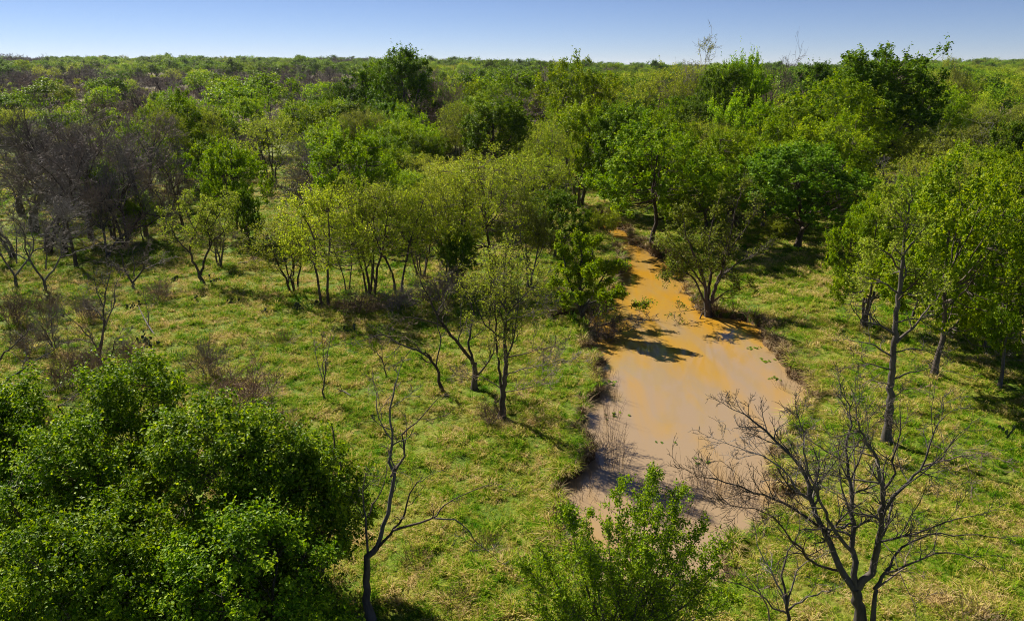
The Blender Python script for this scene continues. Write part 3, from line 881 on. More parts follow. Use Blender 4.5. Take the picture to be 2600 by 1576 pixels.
# the big bare tree in the near right corner
skel_tree('bare_tree', 'large bare tree with a wide fan of grey twigs at the near right', (2075, 1512), [
    (crop8((1687, 1170), (1680, 1080), (1665, 1010), (1657, 960)), 0.0, 0.150, 0.120),
    (crop8((1657, 975), (1600, 880), (1540, 760), (1490, 660), (1440, 540), (1420, 440), (1350, 330), (1250, 230), (1150, 150), (1090, 110)), 1.6, 0.095, 0.014),
    (crop8((1500, 680), (1400, 600), (1280, 540), (1150, 490), (1000, 440), (930, 430)), 0.9, 0.040, 0.010, 1, 0.5),
    (crop8((1662, 960), (1650, 800), (1640, 700), (1640, 560), (1630, 450), (1610, 300), (1640, 150), (1600, 40)), 1.3, 0.085, 0.012),
    (crop8((1670, 960), (1740, 850), (1770, 740), (1780, 600), (1780, 500), (1755, 330), (1690, 220), (1660, 130)), -0.6, 0.100, 0.012),
    (crop8((1785, 600), (1850, 520), (1920, 440), (1980, 370), (2030, 220), (2090, 130)), 0.8, 0.050, 0.010, 1, -0.3),
    (crop8((1975, 375), (2100, 340), (2250, 310)), 1.0, 0.026, 0.009, 1, 0.4),
    (crop8((1740, 820), (1760, 750), (1850, 720), (1950, 690), (2100, 640), (2220, 612)), -1.2, 0.038, 0.010, 1, -0.2),
    (crop8((1645, 790), (1560, 690), (1510, 600), (1480, 500), (1430, 400), (1410, 250), (1380, 130)), -0.9, 0.050, 0.011, 1, 0.1),
    (crop8((1600, 880), (1480, 850), (1420, 800), (1360, 740), (1300, 660), (1200, 590), (1060, 560)), -1.0, 0.036, 0.009, 1, 0.2),
    (crop8((1440, 540), (1370, 480), (1300, 380), (1200, 330), (1090, 290), (1000, 250)), 1.6, 0.030, 0.008, 1, 0.8),
    (crop8((1780, 500), (1850, 420), (1840, 300), (1880, 200), (1870, 100)), 0.6, 0.034, 0.009, 1, -0.3),
], 11, per_m=4.2, br=(1.25, 7, 4), rmin=0.0052, trop=0.03, wob=0.14, ang=38)
skel_tree('bare_tree', 'thin crooked bare tree beside the trunk of the large bare tree', (2102, 1530), [
    (crop8((1742, 1200), (1750, 1000), (1760, 950), (1800, 880)), 0.0, 0.060, 0.040),
    (crop8((1800, 880), (1850, 860), (2000, 800), (2150, 780), (2300, 860)), -1.2, 0.036, 0.008),
    (crop8((1795, 885), (1870, 770), (1990, 710), (2200, 700), (2400, 720)), 0.8, 0.034, 0.008),
    (crop8((1752, 960), (1870, 870), (1905, 830), (1950, 700)), 1.2, 0.026, 0.008),
], 12, Y=16.0, per_m=2.2, br=(0.6, 4, 2), rmin=0.006, trop=0.02)
skel_tree('bare_shrub', 'low bare shrub of crooked stems between green bush and large bare tree', (1897, 1510), [
    (crop8((1332, 1160), (1330, 1080), (1325, 1020)), 0.0, 0.050, 0.040),
    (crop8((1325, 1020), (1310, 900), (1320, 800), (1380, 700), (1390, 640)), 0.8, 0.036, 0.008),
    (crop8((1325, 1070), (1270, 1040), (1150, 950), (1000, 900)), -0.6, 0.028, 0.008),
    (crop8((1330, 1060), (1450, 980), (1560, 950)), -0.5, 0.028, 0.008),
    (crop8((1322, 1030), (1270, 900), (1200, 790), (1180, 690)), 0.4, 0.028, 0.008),
    (crop8((1330, 1040), (1360, 900), (1410, 830), (1500, 790)), 0.4, 0.026, 0.008),
    (crop8((1250, 1160), (1230, 1050), (1190, 960), (1140, 900)), 0.1, 0.026, 0.008),
], 13, cat='shrub', parts=('stem', 'stem'), per_m=2.6, br=(0.6, 4, 2), rmin=0.006)
# bare tree at the edge of the near green clump
skel_tree('bare_tree', 'bare dark forked tree with one limb reaching right beside the leafy clump', (890, 1480), [
    (crop7((1785, 1110), (1770, 1000), (1760, 900), (1770, 810), (1810, 755)), 0.0, 0.105, 0.080),
    (crop7((1808, 760), (1850, 640), (1880, 500), (1890, 400), (1870, 330), (1890, 220), (1880, 100), (1900, -30), (1915, -80)), 1.0, 0.060, 0.010),
    (crop7((1880, 410), (1945, 300), (1935, 200), (2000, 150), (2100, 40)), 0.9, 0.034, 0.009, 1, 0.4),
    (crop7((1812, 760), (1880, 690), (1910, 640), (1960, 550), (1990, 450), (2030, 430)), -0.6, 0.040, 0.009),
    (crop7((1890, 670), (2000, 630), (2090, 610), (2120, 560), (2200, 510), (2330, 455)), 0.3, 0.034, 0.008, 1, -0.2),
    (crop7((2088, 612), (2190, 620), (2250, 680), (2330, 750), (2400, 820)), 0.2, 0.022, 0.007, 1, 0.1),
    (crop7((1770, 820), (1762, 640), (1750, 540), (1755, 420)), 0.6, 0.036, 0.010),
    (crop7((1772, 600), (1800, 540), (1850, 460), (1862, 330)), 0.5, 0.024, 0.008, 1, 0.4),
    (crop7((1890, 240), (1830, 150), (1810, 60), (1800, -20)), 1.2, 0.020, 0.007, 1, 0.8),
], 14, per_m=1.8, br=(0.8, 4, 3), rmin=0.006)
# trees of the near bank, left of the pool
skel_tree('slender_tree', 'slender pale green tree on the bank left of the pool', (1205, 1001), [
    (crop5((1050, 1260), (1065, 1100), (1080, 950), (1075, 800), (1080, 600), (1070, 400), (1080, 230)), 0.3, 0.135, 0.014),
    (crop5((1062, 1110), (1035, 900), (1020, 700), (1010, 450), (1000, 320)), 0.5, 0.060, 0.010),
    (crop5((1080, 900), (1130, 750), (1160, 550), (1150, 350)), -0.4, 0.045, 0.010),
    (crop5((1078, 880), (1200, 850), (1340, 810), (1420, 800)), 0.6, 0.030, 0.008, 0.15),
    (crop5((1072, 1000), (1180, 950), (1300, 930), (1480, 900)), -0.6, 0.030, 0.008, 0.0),
    (crop5((1060, 1080), (960, 1010), (880, 1000), (800, 1010)), -0.5, 0.026, 0.008, 0.0),
    (crop5((1060, 1100), (1180, 1080), (1330, 1040)), 0.5, 0.026, 0.008, 0.0),
    (crop5((1075, 760), (960, 680), (900, 560), (870, 480)), 0.5, 0.036, 0.009),
    (crop5((1078, 620), (1180, 500), (1260, 420), (1290, 380)), 0.4, 0.034, 0.009),
    (crop5((1075, 560), (1000, 420), (960, 300)), -0.6, 0.034, 0.009),
    (crop5((1075, 650), (1230, 600), (1350, 560)), -0.4, 0.030, 0.009, 0.6),
], 21, per_m=4.4, br=(1.25, 6, 4), rmin=0.007, trop=0.08, leaf=('pale', 4, 0.11, 0.068))
skel_tree('bare_tree', 'bare tree forked low with a long limb leaning left behind the slender tree', (1142, 928), [
    (crop5((885, 1070), (885, 950), (868, 885)), 0.0, 0.120, 0.100),
    (crop5((868, 890), (780, 780), (690, 680), (640, 590), (590, 500), (560, 420), (540, 380)), 0.3, 0.080, 0.014, 0.05),
    (crop5((885, 1000), (960, 920), (1000, 830), (1010, 760)), -0.6, 0.055, 0.014, 0.4),
    (crop5((870, 885), (850, 760), (870, 600), (840, 450), (830, 350)), 0.8, 0.060, 0.012, 0.8),
    (crop5((690, 680), (560, 630), (430, 620), (300, 680)), -0.5, 0.034, 0.009, 0.0),
    (crop5((640, 590), (700, 500), (720, 400), (690, 330)), 0.7, 0.034, 0.009, 0.3),
    (crop5((780, 780), (800, 650), (790, 520)), 0.3, 0.034, 0.009, 0.6),
], 22, per_m=2.6, br=(1.0, 6, 4), rmin=0.007, leaf=('pale', 4, 0.09, 0.066))
skel_tree('bare_tree', 'small leaning bare tree arching left over the grass', (1064, 938), [
    (crop5((680, 1098), (650, 960), (600, 880)), 0.0, 0.075, 0.055),
    (crop5((600, 880), (520, 830), (400, 790), (300, 730), (200, 760), (90, 790)), -0.4, 0.048, 0.009),
    (crop5((640, 930), (665, 760), (650, 660), (655, 560)), 0.5, 0.034, 0.009),
    (crop5((560, 855), (500, 780), (420, 740), (330, 740)), 0.7, 0.028, 0.008),
], 23, per_m=2.4, br=(0.8, 5, 3), rmin=0.0065)
skel_tree('bare_sapling', 'thin bare sapling tilted left under the arching bare tree', (933, 909), [
    (crop5((335, 1020), (300, 900)), 0.0, 0.035, 0.026),
    (crop5((300, 905), (260, 850), (200, 800), (120, 790)), -0.3, 0.022, 0.007),
    (crop5((302, 910), (300, 820), (330, 760)), 0.4, 0.020, 0.007),
], 24, per_m=2.6, br=(0.6, 4, 2))
skel_tree('bare_sapling', 'slim upright bare sapling alone on the open grass', (780, 964), [
    (crop4((2050, 1165), (2045, 1060), (2058, 960)), 0.0, 0.036, 0.026),
    (crop4((2050, 1060), (2015, 950), (1990, 830), (1980, 780)), -0.2, 0.022, 0.007),
    (crop4((2056, 970), (2070, 880), (2085, 790), (2090, 740)), 0.3, 0.022, 0.007),
    (crop4((2045, 1000), (2040, 880), (2035, 790)), 0.1, 0.018, 0.007),
], 25, twig='twig_brown', per_m=2.6, br=(0.6, 5, 3), rmin=0.007, ang=30)
# tree hanging over the water
skel_tree('waterside_tree', 'dark green tree on the left shore with bare boughs over the water', (1399, 768), [
    ([(1399, 770), (1403, 734), (1400, 690), (1394, 640), (1400, 585), (1396, 540)], 0.3, 0.20, 0.03, 1.0),
    ([(1402, 715), (1430, 665), (1455, 625), (1475, 605)], -0.5, 0.08, 0.014, 1.1),
    ([(1398, 690), (1372, 645), (1358, 590), (1352, 545)], 0.9, 0.08, 0.014, 1.0),
    ([(1396, 650), (1418, 595), (1432, 550)], 0.4, 0.06, 0.014, 1.2),
    ([(1400, 700), (1370, 690), (1345, 660), (1330, 630)], -0.8, 0.05, 0.012, 0.6),
    ([(1402, 700), (1432, 690), (1460, 678), (1485, 665)], 0.7, 0.06, 0.012, 1.0),
    ([(1401, 720), (1390, 680), (1420, 640), (1440, 610)], -1.4, 0.06, 0.012, 1.1),
    ([(1404, 758), (1452, 745), (1510, 732), (1567, 734)], -0.6, 0.06, 0.010, 0.0),
    ([(1408, 770), (1450, 772), (1500, 760), (1548, 738)], -1.2, 0.05, 0.010, 0.0),
    ([(1404, 745), (1450, 715), (1500, 702), (1545, 700)], 0.4, 0.05, 0.010, 0.25),
    ([(1402, 750), (1370, 755), (1340, 750)], -0.6, 0.04, 0.010, 0.0),
], 26, bark='bark', per_m=4.2, br=(0.8, 6, 4), rmin=0.009, leaf=('mid', 10, 0.09, 0.125))
# tree standing in the right shore
skel_tree('waterside_tree', 'half bare tree with thick trunk on the right shore and dead roots in water', (1710, 742), [
    (crop6((260, 575), (255, 480), (250, 415)), 0.0, 0.26, 0.20),
    (crop6((242, 430), (235, 330), (200, 230), (150, 100), (110, -20), (90, -130)), -0.8, 0.12, 0.016, 0.9),
    (crop6((225, 420), (160, 280), (60, 230), (10, 240)), -1.0, 0.07, 0.014, 0.8),
    (crop6((275, 440), (300, 330), (340, 220), (370, 100), (400, 0), (430, -180), (480, -290)), 0.6, 0.12, 0.014, 0.25),
    (crop6((300, 330), (380, 230), (500, 150), (640, 80)), 0.2, 0.06, 0.012, 0.12),
    (crop6((250, 420), (270, 250), (260, 80), (290, -120), (330, -240)), 1.0, 0.10, 0.014, 0.6),
    (crop6((345, 220), (420, 60), (520, -80), (560, -190)), 1.2, 0.05, 0.012, 0.15),
    (crop6((235, 330), (130, 200), (50, 80), (0, 20)), 1.0, 0.06, 0.012, 0.9),
    (crop6((218, 500), (200, 540), (185, 600), (170, 630)), -0.8, 0.05, 0.012, 0.0, -0.3),
    (crop6((225, 470), (150, 480), (60, 490)), -0.9, 0.035, 0.010, 0.2, -0.2),
    (crop6((275, 440), (380, 360), (480, 330)), -0.8, 0.05, 0.012, 0.5),
], 27, bark='bark', per_m=3.2, br=(1.1, 6, 4), rmin=0.009, leaf=('olive', 6, 0.10, 0.125))
# tall straight tree on the right
skel_tree('tall_tree', 'tall straight half bare tree with level branches on the right bank', (2136, 1060), [
    (crop6((1378, 1415), (1395, 1150), (1415, 900), (1440, 600), (1470, 300), (1500, 50), (1530, -150)), 0.2, 0.165, 0.018, 0.5),
    (crop6((1425, 740), (1330, 680), (1220, 650), (1150, 560)), -0.8, 0.05, 0.010, 0.0),
    (crop6((1435, 790), (1550, 680), (1650, 560), (1740, 440)), 0.8, 0.06, 0.010, 0.2),
    (crop6((1410, 1020), (1530, 980), (1640, 950)), 0.6, 0.04, 0.009, 0.0),
    (crop6((1415, 880), (1280, 800), (1130, 770)), 0.7, 0.04, 0.009, 0.0),
    (crop6((1405, 960), (1300, 930), (1170, 890)), -0.7, 0.034, 0.009, 0.0),
    (crop6((1400, 1060), (1280, 1030), (1180, 1080)), 0.4, 0.03, 0.009, 0.0),
    (crop6((1450, 520), (1560, 400), (1640, 330)), -0.6, 0.04, 0.010, 0.6),
    (crop6((1450, 480), (1330, 400), (1240, 380)), 0.6, 0.04, 0.010, 0.8),
    (crop6((1465, 330), (1370, 220), (1300, 170)), -0.6, 0.04, 0.010, 1.0),
    (crop6((1480, 230), (1570, 120), (1620, 60)), 0.5, 0.036, 0.010, 1.0),
    (crop6((1500, 60), (1430, -60), (1400, -140)), 0.4, 0.03, 0.010, 1.2),
    (crop6((1430, 660), (1550, 640), (1680, 700)), -0.9, 0.034, 0.009, 0.0),
    (crop6((1420, 850), (1560, 830), (1720, 880)), -0.4, 0.034, 0.009, 0.0),
    (crop6((1395, 1150), (1500, 1080), (1600, 1090)), -0.5, 0.026, 0.008, 0.0),
], 28, bark='bark', per_m=3.6, br=(0.9, 5, 4), rmin=0.007, trop=0.02, ang=50, leaf=('pale', 8, 0.07, 0.090))
# left of the clearing
skel_tree('forked_tree', 'yellow green forked tree with brown twigs standing at the left of the clearing', (488, 678), [
    (crop4((1285, 410), (1258, 350)), 0.0, 0.14, 0.12),
    (crop4((1262, 360), (1200, 220), (1230, 80), (1260, 20), (1280, -80)), 0.2, 0.09, 0.014),
    (crop4((1268, 360), (1300, 250), (1335, 150), (1300, 50), (1340, -60)), -0.3, 0.09, 0.014),
    (crop4((1205, 230), (1120, 140), (1080, 60), (1050, 0)), 0.5, 0.05, 0.012),
    (crop4((1330, 160), (1420, 80), (1470, 0), (1480, -80)), 0.5, 0.05, 0.012),
    (crop4((1235, 80), (1180, -20), (1170, -110)), -0.5, 0.045, 0.012),
    (crop4((1310, 80), (1400, -40), (1420, -120)), -0.5, 0.045, 0.012),
], 29, per_m=3.4, br=(1.1, 6, 4), rmin=0.0085, leaf=('pale', 5, 0.09, 0.100))
skel_tree('bare_tree', 'bare many stemmed tree alone in the left of the clearing', (240, 880), [
    (crop4((630, 935), (625, 850), (640, 780)), 0.0, 0.10, 0.08),
    (crop4((640, 785), (655, 700), (655, 550), (680, 400), (695, 340)), 0.3, 0.065, 0.012),
    (crop4((625, 850), (590, 780), (540, 720), (470, 650), (420, 610)), -0.4, 0.045, 0.010),
    (crop4((665, 680), (710, 560), (730, 430), (765, 350)), 0.5, 0.040, 0.010),
    (crop4((640, 900), (700, 870), (720, 780), (790, 740)), -0.5, 0.034, 0.009),
    (crop4((655, 560), (610, 450), (590, 360)), -0.3, 0.034, 0.010),
    (crop4((600, 800), (500, 760), (420, 780)), 0.6, 0.030, 0.009),
    (crop4((655, 640), (590, 570), (520, 580)), 0.4, 0.030, 0.009),
], 30, bark='bark_grey', per_m=3.2, br=(0.9, 6, 4), rmin=0.0072)
skel_tree('bare_tree', 'bare tree at the left edge with limbs leaning right over grass', (-25, 965), [
    (crop4((-70, 1165), (-40, 1110), (0, 1070)), 0.0, 0.10, 0.08),
    (crop4((0, 1072), (40, 1020), (120, 970), (220, 900), (320, 840), (380, 800)), -0.3, 0.055, 0.010),
    (crop4((-40, 1110), (0, 900), (60, 820), (150, 740), (190, 660)), 0.6, 0.050, 0.010),
    (crop4((120, 970), (160, 880), (150, 780)), 0.5, 0.03, 0.009, 1, 0.1),
    (crop4((20, 1050), (140, 1060), (300, 1090)), -0.4, 0.03, 0.009),
], 31, bark='bark_grey', per_m=2.6, br=(0.9, 5, 4), rmin=0.0068)
for bx, by, top, seed, lab in ((322, 690, 590, 41, 'small twin stemmed bare tree behind the round brown shrub'),
                               (40, 690, 500, 42, 'spreading bare tree with silvery twigs at the left edge of wood'),
                               (110, 700, 520, 43, 'crooked bare tree right of the silvery one at the wood edge')):
    k = (by - top)
    skel_tree('bare_tree', lab, (bx, by), [
        ([(bx, by + 4), (bx - 4, by - k * .15)], 0.0, 0.11, 0.09),
        ([(bx - 4, by - k * .14), (bx - k * .25, by - k * .5), (bx - k * .3, by - k * .8), (bx - k * .45, by - k)], 0.4, 0.07, 0.012),
        ([(bx - 4, by - k * .14), (bx + k * .2, by - k * .45), (bx + k * .2, by - k * .75), (bx + k * .3, by - k)], -0.4, 0.07, 0.012),
        ([(bx - k * .2, by - k * .4), (bx - k * .6, by - k * .6), (bx - k * .9, by - k * .65)], -0.5, 0.045, 0.010),
        ([(bx + k * .2, by - k * .45), (bx + k * .6, by - k * .6), (bx + k * .85, by - k * .7)], 0.5, 0.045, 0.010),
        ([(bx, by - k * .3), (bx, by - k * .6), (bx - k * .05, by - k * .95)], 0.6, 0.05, 0.010),
    ], seed, bark='bark_grey', per_m=3.4, br=(1.0, 6, 5), rmin=0.008)

# ------------------------------------------------------------------ near green clump and bush
def near_tree(label, px_, d, top, wpx, seed, leafn=14, stems=6):
    rng = np.random.default_rng(seed)
    zt = z_at(d, top)
    x = x_at(px_, d, zt * 0.6)
    rad = 0.5 * wpx / F * (d * CP - (zt * 0.6 - H) * SP)
    z0 = h1(x, d)
    hh = zt - z0
    rt = root('leafy_tree', (x, d, z0 - 0.03), label, 'tree', 'leafy clump in the near left corner')
    wd, fn = Geo(), Geo()
    leafy(rng, wd, fn, hh, rad, 0.15, stems, 0.5, int(36 * rad * hh), 8, leafn, 0.090, 0.32, 0.075, 10, False, 0.05, 0.55, tmu=0.48, tsd=0.30, flat=1.3, loose=0.6, low=0.0)
    link('trunk', wd.mesh('near_trunk', [M['bark']], True), rt)
    link('crown', fn.mesh('near_crown', [M['bush']]), rt)
    return rt

near_tree('leafy green tree cut by the left edge in the near corner clump', 20, 19.2, 905, 330, 51)
near_tree('rearmost and tallest rounded tree of the near green clump', 315, 20.6, 890, 330, 52)
near_tree('broad leafy tree filling the middle of the near green clump', 560, 17.8, 990, 420, 53)
near_tree('leafy tree at the right end of the near clump beside bare forked tree', 715, 17.9, 1000, 380, 54)
near_tree('lowest leafy tree at the front of the near green clump', 240, 14.6, 1240, 480, 55)
near_tree('leafy tree between the left edge and middle of the near clump', 170, 17.0, 1060, 360, 56)
near_tree('low leafy tree under the right end of the near clump', 590, 14.4, 1290, 430, 57)

def green_bush():
    rng = np.random.default_rng(61)
    d = 15.9
    bx = pt_at(1490, 1545, d)
    z0 = h1(bx[0], d)
    o = np.array([bx[0], d, z0])
    rt = root('leafy_shrub', tuple(o), 'upright bright green bush in front of the near end of the pool', 'shrub')
    wd, fn = Geo(), Geo()
    tips = [((1575, 1135), .5), ((1490, 1165), .2), ((1640, 1185), .2), ((1700, 1255), -.2), ((1755, 1290), .5), ((1410, 1240), .4), ((1365, 1225), -.3), ((1300, 1310), .3),
            ((1250, 1340), -.4), ((1590, 1230), -.6), ((1460, 1270), -.6), ((1540, 1215), .9), ((1660, 1330), -.8), ((1330, 1390), -.8), ((1730, 1370), -.4), ((1420, 1330), -.9),
            ((1260, 1440), -.2), ((1765, 1440), .3), ((1560, 1320), -1.0), ((1620, 1270), .5), ((1510, 1300), .3)]
    for (tx, ty), dd in tips:
        b0 = np.array([rng.normal(0, .22) + (tx - 1500) / 1900, dd * .3, -0.05])
        tp = pt_at(tx, ty, d + dd) - o
        mid = b0 * 0.45 + tp * 0.55
        mid[:2] = b0[:2] * 0.35 + tp[:2] * 0.65
        P = smooth_line([b0, mid, tp], 14)
        P[1:-1] += rng.normal(size=(12, 3)) * 0.02
        R = np.linspace(0.034, 0.006, 14)
        add_tubes(wd, P[None], R[None], 5)
        L0 = np.array([np.linalg.norm(tp - b0)])
        m = int(9 * L0[0])
        S, D, L1, R1 = spawn(rng, P[None], R[None], L0, m, 0.15, 1.0, 52, 12, 0.85 / L0[0], 0.3, 0.6, 0.72)
        P1, R1 = grow(rng, S, D, L1, R1, 5, 0.15, 0.10, 0.4)
        add_tubes(wd, P1, np.maximum(R1, 0.004), 3)
        add_leaves(fn, rng, leaf_sites(rng, P1, 20, 0.05, 0.1), 0.066, up=0.4, tone_mu=0.62, tone_sd=0.28)
        S, D, L2, R2 = spawn(rng, P1, R1, L1, 3, 0.2, 1.0, 45, 12, 0.5, 0.3, 0.6, 0.3)
        P2, R2 = grow(rng, S, D, L2, R2, 4, 0.15, 0.12, 0.4)
        add_tubes(wd, P2, np.maximum(R2, 0.004), 3)
        add_leaves(fn, rng, leaf_sites(rng, P2, 11, 0.05, 0.1), 0.066, up=0.4, tone_mu=0.62, tone_sd=0.28)
        add_leaves(fn, rng, leaf_sites(rng, P[None, 5:], int(40 * L0[0]), 0.05, 0.0), 0.062, up=0.4, tone_mu=0.62, tone_sd=0.28)
    link('stems', wd.mesh('bush_stems', [M['bark_grey']], True), rt)
    link('foliage', fn.mesh('bush_foliage', [M['sapling']]), rt)
green_bush()

